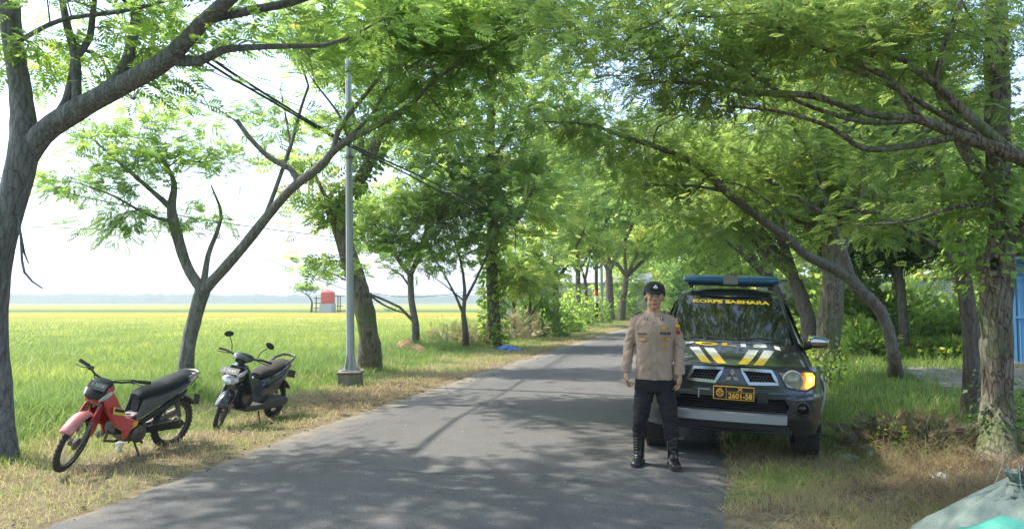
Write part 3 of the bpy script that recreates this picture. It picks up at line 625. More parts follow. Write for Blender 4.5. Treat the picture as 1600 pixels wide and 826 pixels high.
# the knot hole
kb = MB(); kc = P(1553, 413, 7.27)-np.array(r1.location); dd = -FW
ax = Vector(dd).to_track_quat('Z', 'Y').to_matrix().to_4x4(); ax.translation = Vector(kc)
prof = []
kb.lathe([(.115, -.12), (.125, -.02), (.105, .035), (.075, .04), (.058, .01), (.05, -.08), (.02, -.12)], (0, 0, 0), 'z', 20, M=ax)
kb.v[-1] = kb.v[-1]+np.array([[.012*noise.noise(Vector(v*22)) for _ in range(3)] for v in kb.v[-1]])
kb.obj('knot', BARK_R, r1); hb = MB(); hb.lathe([(.052, -.06), (.05, -.005), (.001, -.004)], (0, 0, 0), 'z', 16, M=ax); hb.obj('hollow', M_('hollow_dark', (.012, .009, .007), .95), r1)  # near-black plug paints in the dark of the hollow
tree('roadside_tree', 'dark slim trunk standing close behind the thick rough-barked tree',
  [[gb(1520, 652, .17), Q(1518, 590, 9.8, .115), Q(1516, 520, 9.8, .11), Q(1506, 440, 9.8, .105), Q(1490, 360, 9.9, .09), Q(1470, 280, 10, .07), Q(1430, 180, 10.2, .05), Q(1380, 60, 10.4, .02)],
   [Q(1506, 430, 9.8, .05), Q(1470, 390, 9.7, .04), Q(1400, 350, 9.5, .03), Q(1320, 320, 9.2, .012)],
   [Q(1490, 360, 9.9, .05), Q(1540, 300, 10, .04), Q(1590, 220, 10.2, .02)]],
  [B(1440, 250, 10, 1.2, 1, .5, 40), B(1400, 350, 9.7, 1.0, .8, .3, 18), B(1370, 120, 10.3, 1.2, 1, .6, 40), B(1560, 270, 10.2, .6, .7, .5, 16), B(1500, 400, 9.8, .5, .5, .35, 10)],
  bark=BARK_D, leaf=LEAF_R, n=12, L=.15, per=22)
r3 = tree('roadside_tree', 'bent tree on the right verge whose long limb arches left above the pickup',
  [[gb(1400, 592, .16), Q(1397, 560, 14, .13), Q(1388, 515, 14, .125), Q(1372, 480, 14, .125), Q(1345, 455, 14, .125), Q(1325, 430, 14, .125)],
   [Q(1328, 435, 14, .12), Q(1300, 418, 14, .11), Q(1262, 400, 13.8, .10), Q(1230, 372, 13.6, .09), Q(1185, 340, 13.4, .085), Q(1135, 300, 13.2, .08), Q(1095, 262, 13, .07), Q(1040, 235, 12.8, .055), Q(980, 215, 12.5, .04), Q(920, 195, 12.2, .028), Q(850, 190, 12, .012)],
   [Q(1330, 440, 14, .10), Q(1318, 395, 14.2, .09), Q(1298, 345, 14.3, .075), Q(1255, 315, 14.3, .06), Q(1200, 280, 14.2, .045), Q(1150, 235, 14, .03), Q(1100, 200, 13.8, .015)],
   [Q(1320, 400, 14.2, .06), Q(1340, 330, 14.4, .05), Q(1345, 260, 14.6, .04), Q(1320, 180, 14.8, .02)],
   [Q(1230, 372, 13.6, .05), Q(1215, 330, 13.8, .035), Q(1160, 290, 14, .02), Q(1110, 285, 14.2, .01)],
   [Q(1135, 300, 13.2, .04), Q(1080, 290, 13, .025), Q(1010, 290, 12.8, .012)],
   [Q(1298, 345, 14.3, .04), Q(1270, 250, 14, .03), Q(1220, 180, 13.6, .02), Q(1120, 110, 13, .01)]],
  [B(1120, 240, 13.2, 1.5, 1.2, .45, 60), B(980, 200, 12.4, 1.3, 1.2, .4, 44), B(1010, 280, 12.9, 1.0, 1, .3, 22), B(1240, 240, 14.2, 1.3, 1.2, .55, 46), B(1150, 320, 14, 1.2, 1, .3, 26), B(1330, 250, 14.6, 1.1, 1, .6, 30), B(1230, 140, 13.6, 1.6, 1.3, .6, 50), B(1080, 330, 13.5, .8, .8, .25, 14), B(890, 190, 12.2, .6, .8, .3, 10), W(.4, 11.5, 6.4, 2.0, 1.6, .5, 60)],
  bark=BARK_D, leaf=LEAF_R, n=12, L=.17)
r4 = tree('roadside_tree', 'stout flaky-barked tree behind the chrome side mirror of the pickup',
  [[gb(1293, 588, .38), Q(1294, 545, 15.6, .27), Q(1298, 490, 15.6, .26), Q(1302, 430, 15.6, .25), Q(1300, 380, 15.7, .24), Q(1296, 300, 15.8, .2), Q(1310, 200, 16, .15), Q(1320, 60, 16.3, .1), Q(1330, -100, 16.6, .03)],
   [Q(1300, 400, 15.7, .10), Q(1250, 350, 15.8, .08), Q(1190, 300, 16, .05), Q(1120, 250, 16.2, .02)],
   [Q(1298, 330, 15.8, .1), Q(1360, 260, 15.9, .08), Q(1430, 190, 16, .05), Q(1500, 100, 16.2, .02)]],
  [B(1200, 290, 16, 1.5, 1.2, .8, 36), B(1320, 180, 16.2, 1.8, 1.5, 1.0, 60), B(1430, 180, 16, 1.3, 1.2, .8, 36), B(1280, 60, 16.3, 2, 1.6, 1, 50), B(1330, 340, 15.9, 1.0, 1, .5, 18)],
  bark=BARK_R, leaf=LEAF_R, n=18, lump=.12, kind='mid', L=.34)
ivy(r4, [Q(1290, 575, 15.5, .3), Q(1292, 540, 15.6, .28)], .15, 350, .10, .8, LEAF_A)
rb = tree('roadside_tree', 'tree outside the right edge sending long bare limbs across the upper right',
  [[(3.75, 7.0, -.05, .3), (3.7, 7.0, .8, .22), (3.6, 7.0, 1.8, .19), (3.45, 7.0, 2.5, .17)],
   [(3.45, 7.0, 2.5, .12), Q(1660, 275, 6.6, .085), Q(1590, 245, 6.6, .075), Q(1500, 212, 6.6, .06), Q(1440, 188, 6.6, .045), Q(1360, 178, 6.5, .034), Q(1270, 150, 6.4, .035), Q(1180, 145, 6.3, .028), Q(1090, 132, 6.2, .02), Q(1000, 125, 6.1, .008)],
   [Q(1500, 232, 6.6, .04), Q(1420, 228, 6.6, .035), Q(1350, 232, 6.5, .03), Q(1300, 200, 6.4, .022), Q(1220, 175, 6.3, .015), Q(1120, 165, 6.2, .008)],
   [Q(1600, 240, 6.6, .05), Q(1500, 170, 6.7, .05), Q(1460, 130, 6.7, .04), Q(1400, 85, 6.8, .035), Q(1350, 30, 6.9, .025), Q(1300, -40, 7, .012)],
   [Q(1440, 160, 6.6, .035), Q(1390, 125, 6.6, .035), Q(1320, 90, 6.5, .03), Q(1240, 55, 6.4, .022), Q(1150, 30, 6.3, .015), Q(1060, 25, 6.2, .008)],
   [Q(1440, 188, 6.6, .03), Q(1350, 190, 6.5, .025), Q(1250, 160, 6.4, .02), Q(1150, 105, 6.3, .012), Q(1080, 100, 6.2, .008)],
   [(3.45, 7.0, 2.5, .12), (3.2, 6.6, 4, .10), (2.6, 6, 5.5, .07), (1.8, 5, 6.4, .03)],
   [Q(1460, 130, 6.7, .03), Q(1480, 60, 6.7, .025), Q(1510, -20, 6.8, .015)]],
  [B(1250, 50, 6.4, 1.0, .9, .35, 34), B(1120, 60, 6.3, .9, .9, .35, 32), B(1010, 90, 6.3, .8, .8, .3, 28), B(920, 40, 6.8, .8, .8, .35, 24), B(1150, 150, 6.3, .8, .6, .16, 16), B(1380, 30, 6.7, .7, .8, .3, 14), B(1500, 60, 7, .5, .6, .3, 6), B(1000, 10, 7, 1, .9, .3, 20), W(1.5, 5.2, 5.8, 2, 1.6, .5, 45)],
  bark=BARK_R, leaf=LEAF_R, n=12, L=.115, spread=.28, per=28)
# farther trees of the right row, behind the pickup
def right_tree(label, x, y, r, lean, h, tb=0, leaf=LEAF_R, nn=1.0, name='roadside_tree'):
    z0 = float(hgt(x, y))-.08
    limbs = [[(x, y, z0, r*1.2), (x+lean*.1, y, 1.2, r), (x+lean*.3, y, 2.2, r*.9)]]
    bl = []
    for k in range(5):
        a = lean*(.6+.5*k)-random.uniform(-.6, .6); yy = random.uniform(-2, 2)
        hx = h*random.uniform(.75, 1.05)
        limbs.append([(x+lean*.3, y, 2.2, r*.6), (x+lean*.3+a*.4, y+yy*.3, 2.2+(hx-2.2)*.45, r*.42), (x+lean*.3+a*.85, y+yy*.7, 2.2+(hx-2.2)*.8, r*.22), (x+lean*.3+a*1.2, y+yy, hx, r*.08)])
        bl.append(W(x+lean*.3+a*.9, y+yy*.8, hx*.86, 1.5, 1.5, .8, int(26*nn), tb)); bl.append(W(x+lean*.3+a*1.2, y+yy, hx*1.05, 1.6, 1.6, .8, int(22*nn), tb))
        if k % 2 == 0: bl.append(W(x+lean*.3+a*.6, y+yy*.5, 3.3+.3*k, 1.1, 1.3, .6, int(14*nn), tb))
    far = math.hypot(x, y) > 36
    return tree(name, label, limbs, bl, bark=BARK_D, leaf=leaf, kind='far' if far else 'mid', L=.55 if far else .40, per=10, spread=.6 if far else .45, n=9)
right_tree('forked tree directly behind the blue light bar, leaning over the road', 3.0, 24.0, .24, -1.5, 7.0)
right_tree('roadside tree farther behind the pickup roof, its crown meeting the left row', 3.2, 33.0, .24, -1.8, 7.6, .1, LEAF_A)
right_tree('tree seen between the officer and the pickup, arching over the lane', 2.6, 44.0, .26, -2.0, 8.2, .18, LEAF_A)
right_tree('last tree of the right row, near the far bend', 2.8, 60.0, .3, -2.2, 9.0, .2, LEAF_A)
right_tree('background tree beside the white block wall, with a dark trunk', 8.6, 25.5, .22, -.4, 6.8, -.15, LEAF_B, 1.7, 'garden_tree')
right_tree('background tree behind the leafy creeper hedge, right of the block wall gap', 12.0, 24.0, .2, .4, 5.6, -.1, LEAF_R, 1.8, 'garden_tree')
right_tree('shade tree left of the concrete slab path, in front of the white wall', 6.2, 27.0, .2, -.5, 5.6, -.05, LEAF_R, 1.7, 'garden_tree')
right_tree('background tree whose low crown hangs over the creeper hedge', 8.2, 21.5, .16, -.3, 4.6, .0, LEAF_R, 1.6, 'garden_tree')
right_tree('slim background tree just left of the bent tree trunk, before the wall', 5.3, 23.0, .14, -.2, 4.8, -.1, LEAF_B, 1.5, 'garden_tree')
right_tree('tree behind the blue steel shed', 15.5, 27.0, .26, .6, 8.5, 0, LEAF_R, 1.2, 'garden_tree')
# unseen avenue trees behind the viewpoint, added to cut sky light on the road
for lab, x, y, ln in (('unseen roadside tree added to the left row, just behind the viewpoint', -7.2, -4.5, 2.6), ('unseen roadside tree added to the right row, just behind the viewpoint', 3.4, -3.5, -2.4), ('next unseen tree added to the left row behind the viewpoint', -7.0, -13, 2.6), ('next unseen tree added to the right row behind the viewpoint', 3.4, -12, -2.6)):
    bl = [W(x+ln*k*.75+rng.normal(0, .4), y+rng.normal(0, 1.6), 6.0+.5*k+rng.normal(0, .4), 2.0, 2.0, .9, 16) for k in range(4) for _ in (0, 1)] + [W(x, y+2, 4.2, 1.8, 2.2, 1.0, 24)]
    tree('roadside_tree', lab, [[(x, y, -.1, .26), (x+ln*.1, y, 1.5, .21), (x+ln*.3, y, 2.6, .2)], [(x+ln*.3, y, 2.6, .14), (x+ln, y+.5, 4.6, .1), (x+ln*2.2, y+.8, 6.2, .06), (x+ln*3, y+1, 7, .02)], [(x+ln*.3, y, 2.6, .14), (x-ln*.2, y-.8, 4.6, .1), (x-ln*.3, y-1.6, 7, .03)]], bl, bark=BARK, leaf=LEAF_R, kind='far', L=.5, per=12, spread=.5, n=8)
# far-off wood that closes the view on the right and at the road's end
def wood(name, n, fx, L, mat, tint=.4, hmin=0, kind='far'):
    p = fx(n); d = rng.normal(0, 1, (n, 3))*[1, 1, .6]
    cl = np.array([noise.noise(Vector(q*.22)) for q in p])
    o = leaf_mesh(name, p, d, L*rng.uniform(.6, 1.3, n), np.clip(tint+.9*cl+rng.normal(0, .12, n), 0, 1), kind, mat, None, tilt=.6)
    return o
def fx1(n):
    x = rng.uniform(3.5, 60, n); y = 50+rng.normal(0, 7, n)-x*.25; top = 9+3*np.array([noise.noise(Vector((a*.12, 3, 0))) for a in x])
    return np.column_stack([x, y, top*rng.uniform(0, 1, n)**.8])
wood('distant_wood', 9000, fx1, .95, LEAF_R, .55)
def fx2(n):
    x = rng.uniform(-14, 12, n); y = 118+rng.normal(0, 5, n); top = 9+4*np.array([noise.noise(Vector((a*.15, 9, 0))) for a in x])
    return np.column_stack([x, y, top*rng.uniform(0, 1, n)**.8])
wood('distant_wood', 3500, fx2, 1.5, LEAF_A, .6)
def fx3(n):
    y = rng.uniform(62, 112, n); x = -7.5+rng.normal(0, 1.1, n)
    return np.column_stack([x, y, rng.uniform(.2, 11, n)])
wood('distant_wood', 3500, fx3, .9, LEAF_A, .6)
# ================================================================ pickup
def text_mesh(s, size, bold=.02, sx=1.0, depth=0):
    """lettering as a flat mesh in the x-y plane, centred"""
    cu = bpy.data.curves.new('t', 'FONT'); cu.body = s; cu.size = size; cu.offset = bold*size; cu.align_x = 'CENTER'; cu.align_y = 'CENTER'; cu.resolution_u = 3
    o = bpy.data.objects.new('t', cu); COL.objects.link(o); dg = bpy.context.evaluated_depsgraph_get(); dg.update()
    me = bpy.data.meshes.new_from_object(o.evaluated_get(dg)); bpy.data.objects.remove(o); bpy.data.curves.remove(cu)
    for v in me.vertices: v.co.x *= sx
    return me
def place_text(name, s, size, fn, mat, parent, bold=.02, sx=1.0, kx=1, flip=False):
    """fn maps flat (x, y) of the lettering to a 3-D point"""
    me = text_mesh(s, size, bold, sx)
    bm = bmesh.new(); bm.from_mesh(me)
    bmesh.ops.subdivide_edges(bm, edges=[e for e in bm.edges if e.calc_length() > size*.5], cuts=2)
    for v in bm.verts: v.co = Vector(fn(v.co.x, v.co.y))
    bmesh.ops.triangulate(bm, faces=bm.faces); bm.to_mesh(me); bm.free()
    me.materials.clear(); me.materials.append(mat); me.name = name
    return link(name, me, parent)
PAINT = M_('paint_dark', (.030, .037, .040), .30, .5, coat=1.0, var=(40, (.042, .050, .053), .3))
BLACKP = M_('black_plastic', (.018, .018, .019), .55, bump=(300, .2, .001))
RUBBER = M_('rubber', (.022, .021, .020), .85, var=(30, (.05, .045, .038), .2))
CHROME = M_('chrome', (.45, .46, .47), .2, 1.0)
SILVER = M_('silver_paint', (.34, .36, .38), .4, .6, coat=.4)
STEEL = M_('steel', (.27, .27, .27), .45, .9)
GLASS = M_('tinted_glass', (.006, .008, .008), .03, spec=.55, coat=.3)
DARK = M_('dark_gap', (.008, .008, .008), .9)
YEL = M_('yellow_film', (.85, .55, .03), .5)
WHT = M_('white_film', (.72, .73, .68), .5)
BLUEG = M_('blue_lens', (.012, .09, .19), .18, spec=.6, coat=.6)
LENS = M_('lamp_lens', (.30, .30, .23), .25, .1, coat=.6, var=(18, (.42, .41, .32), .3))
AMBER = M_('amber_lit', (.9, .3, .02), .3, emis=((1.0, .36, .03), .9))
AMB2 = M_('amber_core', (1, .7, .1), .3, emis=((1.0, .72, .12), 2.0))
RED = M_('red_lens', (.4, .01, .01), .25, coat=.5)
GOLD = M_('plate_yellow', (.85, .45, .05), .5)
PLATE = M_('plate_black', (.012, .011, .01), .4)
def strip_mat():
    m = bpy.data.materials.new('stripe_film'); m.use_nodes = True; t = m.node_tree; b = t.nodes['Principled BSDF']
    tc = t.nodes.new('ShaderNodeTexCoord'); s = t.nodes.new('ShaderNodeSeparateXYZ'); t.links.new(tc.outputs['Object'], s.inputs[0])
    c = ramp(t, s.outputs[1], [(.20, (.80, .50, .03)), (.36, (.78, .52, .06)), (.55, (.62, .62, .5)), (.9, (.6, .62, .58))])
    t.links.new(c, b.inputs['Base Color']); b.inputs['Roughness'].default_value = .4; return m
STRIPE = strip_mat()
CARX, CARY = .17, 7.40
zl, zr = -.005, -.06
car = thing('pickup_truck', 'dark police pickup with blue roof light bar and yellow stripes, parked half on the grass', 'pickup truck', (CARX, CARY, (zl+zr)/2))
car.scale = (.965, 1, 1); car.rotation_euler = (0, math.atan2(zl-zr, 1.52)*1.0, radians(-.6))
def yf(x, z=.6):
    a = abs(x)
    return .10*(a/.9)**2+.34*(a/.9)**8 + float(np.interp(z, [.30, .40, .50, .56, .70, .735, .80, .95, .99], [.16, .06, .0, 0, 0, .035, .055, .12, .17]))
AX1, AX2, WZ, WR = .87, 3.87, .37, .37
def arch(y, z0):
    for a in (AX1, AX2):
        d = abs(y-a)
        if d < .47: return max(z0, WZ-.02+math.sqrt(.47**2-d*d))
    return z0
# half-section of the body at y: from the bottom of the side up to the middle of the top
def hoodz(x, y):
    t = np.clip((y-.13)/(1.40-.13), 0, 1)
    zc = .975+.175*t**.75
    return zc - .035*(1-t)*(abs(x)/.8)**2 - .045*(abs(x)/.8)**2 - .10*max(0, (abs(x)-.62)/.26)**2 + .014*math.exp(-((abs(x)-.40)/.10)**2)*min(1, t*5)
mb = MB()
for s in (-1, 1):       # sides, from the front corner to the tail
    A = []
    for y in [.42, .5, .56, .62, .7, .78, .87, .96, 1.04, 1.12, 1.2, 1.26, 1.32, 1.4, 1.7, 2.2, 2.8, 3.2, 3.4, 3.46, 3.55, 3.65, 3.75, 3.87, 4.0, 4.1, 4.2, 4.28, 4.34, 4.5, 5.0]:
        zb = arch(y, .36 if y > 1 else .42); top = hoodz(.88, y)-.0 if y < 1.4 else 1.02
        hw = .885-.03*max(0, (.6-y)/.2)**2
        zz = [zb, zb+(top-zb)*.25, zb+(top-zb)*.5, zb+(top-zb)*.8, top-.02, top]
        xx = [hw-.01, hw+.005, hw+.012, hw, hw-.02, .86]
        A.append([(s*xx[i], y, zz[i]) for i in range(6)])
    mb.grid(A)
A = [[(x, .13+(yf(x, .99)-.17)*.95 + (y-.13)*(1-(yf(x, .99)-.17)*.95/1.27) if True else 0, hoodz(x, y)) for x in np.linspace(-.86, .86, 41)] for y in np.linspace(.13, 1.40, 22)]
mb.grid(A)
# bumper and front skin, with the openings left out
def inpoly(x, z, P_):
    c = False; n = len(P_); j = n-1
    for i in range(n):
        if (P_[i][1] > z) != (P_[j][1] > z) and x < (P_[j][0]-P_[i][0])*(z-P_[i][1])/(P_[j][1]-P_[i][1])+P_[i][0]: c = not c
        j = i
    return c
GR = [(.085, .945), (.375, .938), (.435, .825), (.165, .815)]
INT = [(-.50, .70), (.50, .70), (.56, .62), (.52, .55), (-.52, .55), (-.56, .62)]
LOW = [(-.56, .435), (.56, .435), (.56, .37), (-.56, .37)]
HL = [(.425, .955), (.76, .945), (.80, .93), (.80, .80), (.70, .765), (.52, .79)]
FG = [(.55, .69), (.76, .735), (.79, .50), (.575, .525)]
mir = lambda p: [(-a, b) for a, b in p]
holes = [GR, mir(GR), INT, LOW, HL, mir(HL)]
gx = np.linspace(-.875, .875, 121); gz = np.linspace(.33, .985, 48); V, fc = [], []
for z in gz:
    for x in gx: V.append((x, yf(x, z), z))
for i in range(len(gz)-1):
    for j in range(len(gx)-1):
        if not any(inpoly((gx[j]+gx[j+1])/2, (gz[i]+gz[i+1])/2, h) for h in holes):
            fc.append((i*121+j, i*121+j+1, (i+1)*121+j+1, (i+1)*121+j))
mb.add(V, fc)
mb.obj('body', PAINT, car, fix=False, ang=50)
def frame(name, poly, wid, off, depth, mat, par, closed=True, cut=3):
    """trim that follows an outline on the front skin"""
    P_ = []
    n = len(poly)
    for i in range(n if closed else n-1):
        a, b = np.array(poly[i]), np.array(poly[(i+1) % n])
        for k in range(cut): P_.append(a+(b-a)*k/cut)
    if not closed: P_.append(np.array(poly[-1]))
    P_ = np.array(P_); c = P_.mean(0); A = []
    for i, p in enumerate(P_):
        q = P_[(i+1) % len(P_)]-P_[i-1]; nrm = np.array([q[1], -q[0]]); nrm /= np.linalg.norm(nrm)+1e-9
        if np.dot(nrm, p-c) < 0: nrm = -nrm
        a, b = p-nrm*wid*.5, p+nrm*wid*.5
        A.append([(a[0], yf(*a)-off+depth, a[1]), (a[0], yf(*a)-off, a[1]), (b[0], yf(*b)-off, b[1]), (b[0], yf(*b)-off+depth, b[1])])
    m = MB(); m.grid(A, cu=closed, cv=True); return m.obj(name, mat, par, ang=40)
def recess(name, poly, depth, mat, par, slope=True):
    """a panel behind an opening, following the skin"""
    pts = [np.array(p) for p in poly]; c = sum(pts)/len(pts); m = MB(); n = 7; A = []
    zs = [p[1] for p in poly]; xs_ = [p[0] for p in poly]
    V, fc = [], []
    X = np.linspace(min(xs_), max(xs_), 25); Z = np.linspace(min(zs), max(zs), 9)
    for z in Z:
        for x in X: V.append((x, yf(x, z)+depth, z))
    for i in range(8):
        for j in range(24):
            fc.append((i*25+j, i*25+j+1, (i+1)*25+j+1, (i+1)*25+j))
    m.add(V, fc); return m.obj(name, mat, par, fix=False)
for s, nm in ((1, 0), (-1, 0)):
    g = [(s*a, b) for a, b in GR]
    gr = frame('grille', g, .03, .014, .05, CHROME, car)
    recess('backing', g, .055, DARK, gr)
    m = MB()      # honeycomb bars
    cell, hh = .030, .026
    xs_ = np.arange(.06, .46, cell); row = 0
    z = .81
    while z < .95:
        for x in xs_:
            x0 = x+(cell/2 if row % 2 else 0)
            for (a, b) in (((x0, z), (x0, z+hh*.5)), ((x0, z+hh*.5), (x0+cell/2, z+hh)), ((x0, z+hh*.5), (x0-cell/2, z+hh))):
                mx_, mz_ = (a[0]+b[0])/2, (a[1]+b[1])/2
                if not inpoly(mx_, mz_, GR): continue
                pa = np.array([s*a[0], yf(a[0], a[1])+.02, a[1]]); pb = np.array([s*b[0], yf(b[0], b[1])+.02, b[1]])
                m.tube([pa, pb], .0035, 4, caps=False)
        z += hh; row += 1
    q = m.obj('mesh', M_('grille_mesh', (.12, .12, .12), .5, .8), gr); q['kind'] = 'stuff'
recess('lower_intake', INT, .09, DARK, car)
frame('intake_surround', INT, .03, .006, .10, BLACKP, car, cut=8)
recess('backing', LOW, .08, DARK, car)
m = MB()
for z in (.575, .60, .625, .65): m.box((0, .085, z), (1.04, .02, .008))
m.obj('intake_slat', BLACKP, car)['kind'] = 'stuff'
# silver guard
A = [[(x, yf(x, .5)-.03-(.012 if 0 < k < 3 else -.04), z) for k, z in enumerate((.44, .455, .535, .55))] for x in np.linspace(-.52, .52, 21)]
m = MB(); m.grid(A, cv=True); m.obj('skid_guard', SILVER, car)
m = MB(); m.box((0, .25, .385), (1.15, .28, .09)); m.box((0, .45, .33), (.8, .2, .05))
for s in (-1, 1): m.tube([(s*.36, .12, .40), (s*.36, .14, .34), (s*.36, .22, .34)], .012, 6)
m.obj('undertray', BLACKP, car, bevel=.01)
# three-diamond emblem
m = MB()
for k in range(3):
    a = radians(90+120*k); c0 = np.array([0, .872]); d = np.array([cos(a), sin(a)]); n = np.array([-d[1], d[0]])
    L, Wd = .078, .026
    q = [c0+d*.003, c0+d*L*.5+n*Wd*.86, c0+d*L, c0+d*L*.5-n*Wd*.86]
    m.loft([[(p[0], yf(0, .87)-.012, p[1]) for p in q], [(p[0], yf(0, .87)-.030, p[1]) for p in q]])
m.obj('emblem', CHROME, car, smooth=False)
# lamps, fog lamps, plate
for s in (1, -1):
    h = [(s*a, b) for a, b in HL]
    hl = frame('headlight', h, .014, .006, .05, BLACKP, car)
    recess('reflector', h, .03, LENS, hl)
    m = MB(); c = (s*.575, yf(.575, .865)+.012, .862)
    m.lathe([(.098, .0), (.098, -.035), (.086, -.042), (.082, -.01), (.05, -.012), (.02, -.03), (.001, -.034)], c, 'y', 24); m.obj('bulb_ring', LENS, hl)
    pz = [(s*a, b) for a, b in [(.70, .935), (.775, .93), (.80, .90), (.79, .82), (.71, .785), (.69, .80), (.715, .87)]]
    m = MB(); m.loft([[(a, yf(a, b)+.02, b) for a, b in pz], [(a, yf(a, b)-.012, b) for a, b in pz]]); m.obj('turn_signal', AMBER if s > 0 else M_('amber_off', (.5, .2, .03), .2, coat=.5), hl)
    if s > 0: m = MB(); m.ell((.745, yf(.745, .87)-.02, .87), (.022, .012, .035), 10, 8); m.obj('lit_bulb', AMB2, hl)
    fb = frame('fog_lamp', [(s*a, b) for a, b in FG], .02, .004, .03, BLACKP, car)
    m = MB(); c = (s*.665, yf(.665, .6)-.012, .605)
    m.lathe([(.075, .03), (.075, -.02), (.055, -.03), (.048, .0), (.001, .004)], c, 'y', 22); m.obj('lamp_housing', BLACKP, fb)
    m = MB(); m.lathe([(.046, -.004), (.03, -.014), (.001, -.018)], c, 'y', 18); m.obj('lens', GLASS, fb)
pl = MB(); pl.box((.015, -.045, .725), (.41, .012, .135)); plate = pl.obj('number_plate', PLATE, car, bevel=.004)
m = MB(); fr = [(-.19, .66), (.22, .66), (.22, .79), (-.19, .79)]
for a, b in zip(fr, fr[1:]+fr[:1]): m.tube([(a[0], -.052, a[1]), (b[0], -.052, b[1])], .0035, 4)
m.tube([(-.06, -.052, .66), (-.06, -.052, .79)], .0025, 4); m.tube([(-.06, -.052, .737), (.22, -.052, .737)], .0025, 4); m.obj('plate_border', GOLD, plate)
place_text('plate_number', '2601-58', .075, lambda x, y: (.082+x, -.0535, .697+y), GOLD, plate, .03, .98)
place_text('plate_number', 'X', .05, lambda x, y: (.08+x, -.0535, .765+y), GOLD, plate, .03, 1.5)
m = MB(); m.torus((-.125, -.0535, .724), .034, .006, 'y', 20, 5)
for a in (-.015, 0, .015): m.tube([(-.125+a, -.0535, .705), (-.125+a, -.0535, .742)], .0035, 4)
m.tube([(-.15, -.0535, .742), (-.10, -.0535, .742)], .004, 4); m.tube([(-.145, -.0535, .768), (-.125, -.0535, .774), (-.105, -.0535, .768)], .003, 4)
m.obj('plate_crest', GOLD, plate); plate.scale = (.93, 1, .93); plate.location = (.001, 0, .725*.07)
m = MB(); m.box((.29, -.02, .70), (.10, .014, .10)); m.obj('plate_bracket', BLACKP, car); m = MB(); m.grid([[(-.21, -.012, .752), (-.325, -.002, .752), (-.325, -.002, .66)], [(-.21, -.012, .740), (-.313, -.004, .740), (-.313, -.004, .66)]]); m.obj('plate_bracket', SILVER, car)
# hood shut-line and stripes and lettering
def hoodpt(x, y, off=.003): return (x, .13+(yf(x, .99)-.17)*.95+(y-.13)*(1-(yf(x, .99)-.17)*.95/1.27), hoodz(x, y)+off)
for s in (-1, 1):
    for (b0, b1, t0, t1) in ((.055, .145, .185, .29), (.20, .29, .345, .45)):
        A = []
        for k in range(9):
            u = k/8; y = .155+.70*u; c = u**.8
            A.append([hoodpt(s*(b0+(t0-b0)*c), y), hoodpt(s*((b0+b1)/2+((t0+t1)/2-(b0+b1)/2)*c), y), hoodpt(s*(b1+(t1-b1)*c), y)])
        m = MB(); m.grid(A); m.obj('stripe', STRIPE, car, fix=False)
for ch, cx, mt in (('P', -.50, WHT), ('O', -.265, YEL), ('L', -.03, YEL), ('I', .135, WHT), ('S', .315, WHT), ('I', .50, WHT)):
    place_text('hood_letter', ch, .27, lambda x, y, cx=cx: hoodpt(x+cx, 1.09+y*1.0, .004), mt, car, .04, 1.2)
for s in (-1, 1):
    m = MB(); m.tube([hoodpt(s*.80, y, .002) for y in np.linspace(.18, 1.38, 10)], .0045, 5); m.obj('shut_line', DARK, car)
m = MB(); m.tube([(x, yf(x, .985)-.004, .978) for x in np.linspace(-.80, .80, 25)], .005, 5); m.obj('shut_line', DARK, car)
m = MB(); m.tube([(x, yf(x, .79)-.003, .775) for x in np.linspace(-.42, .42, 15)], .004, 5); m.obj('shut_line', DARK, car)
# cabin
Y0, Y1, Z0, Z1 = 1.36, 2.16, 1.135, 1.655
def wsp(x, t, off=0):   # windscreen surface
    hw = .755-.155*t; xx = x
    return (xx, Y0+(Y1-Y0)*t+.16*(abs(x)/.75)**2*(1-.3*t) - off*.55, Z0+(Z1-Z0)*t-.02*(abs(x)/.75)**2*(1-t) + off*.83)
A = [[wsp(u*(.735-.155*t), t) for u in np.linspace(-1, 1, 21)] for t in np.linspace(0.0, 1, 9)]
m = MB(); m.grid(A); wsg = m.obj('windscreen', GLASS, car)
place_text('windscreen_lettering', 'KORPS SABHARA', .098, lambda x, y: wsp(x, .865+y/.95, .006), YEL, wsg, .05, 1.24)
m = MB()
for s in (-1, 1):   # pillars, roof, sides
    A = [[wsp(s*(.725-.155*t), t, .006), wsp(s*(.775-.15*t), t, .010), (s*(.80-.16*t), wsp(s*.76, t)[1]+.06, Z0+(Z1-Z0)*t-.01), (s*(.78-.16*t), wsp(s*.76, t)[1]+.14, Z0+(Z1-Z0)*t-.02)] for t in np.linspace(-.06, 1.0, 8)]
    m.grid(A)
A = []
for y in np.linspace(Y1-.03, 3.42, 12):
    u = (y-Y1)/(3.42-Y1); zt = Z1+.115*math.sin(min(1, (u+.03)*3.2)*pi/2)-.05*max(0, u-.6)
    rg = []
    for x in np.linspace(-.63, .63, 17): rg.append((x, y+.10*(abs(x)/.63)**2*(1-u), zt-.02-.055*(abs(x)/.6)**3 + .02))
    A.append(rg)
m.grid(A)
for s in (-1, 1):
    A = []
    for y in (1.42, 1.75, 2.25, 2.9, 3.42): 
        t = np.clip((y-1.42)/.8, .02, 1); A.append([(s*.86, y, 1.0), (s*.83, y, 1.08), (s*(.80-.165*t), y+.0, 1.12+.50*t), (s*(.76-.15*t), y, 1.14+.53*t)])
    m.grid(A)
m.grid([[(-.62, 3.42, 1.66), (.62, 3.42, 1.66)], [(-.80, 3.52, 1.05), (.80, 3.52, 1.05)]])
m.obj('cabin', PAINT, car, ang=45)
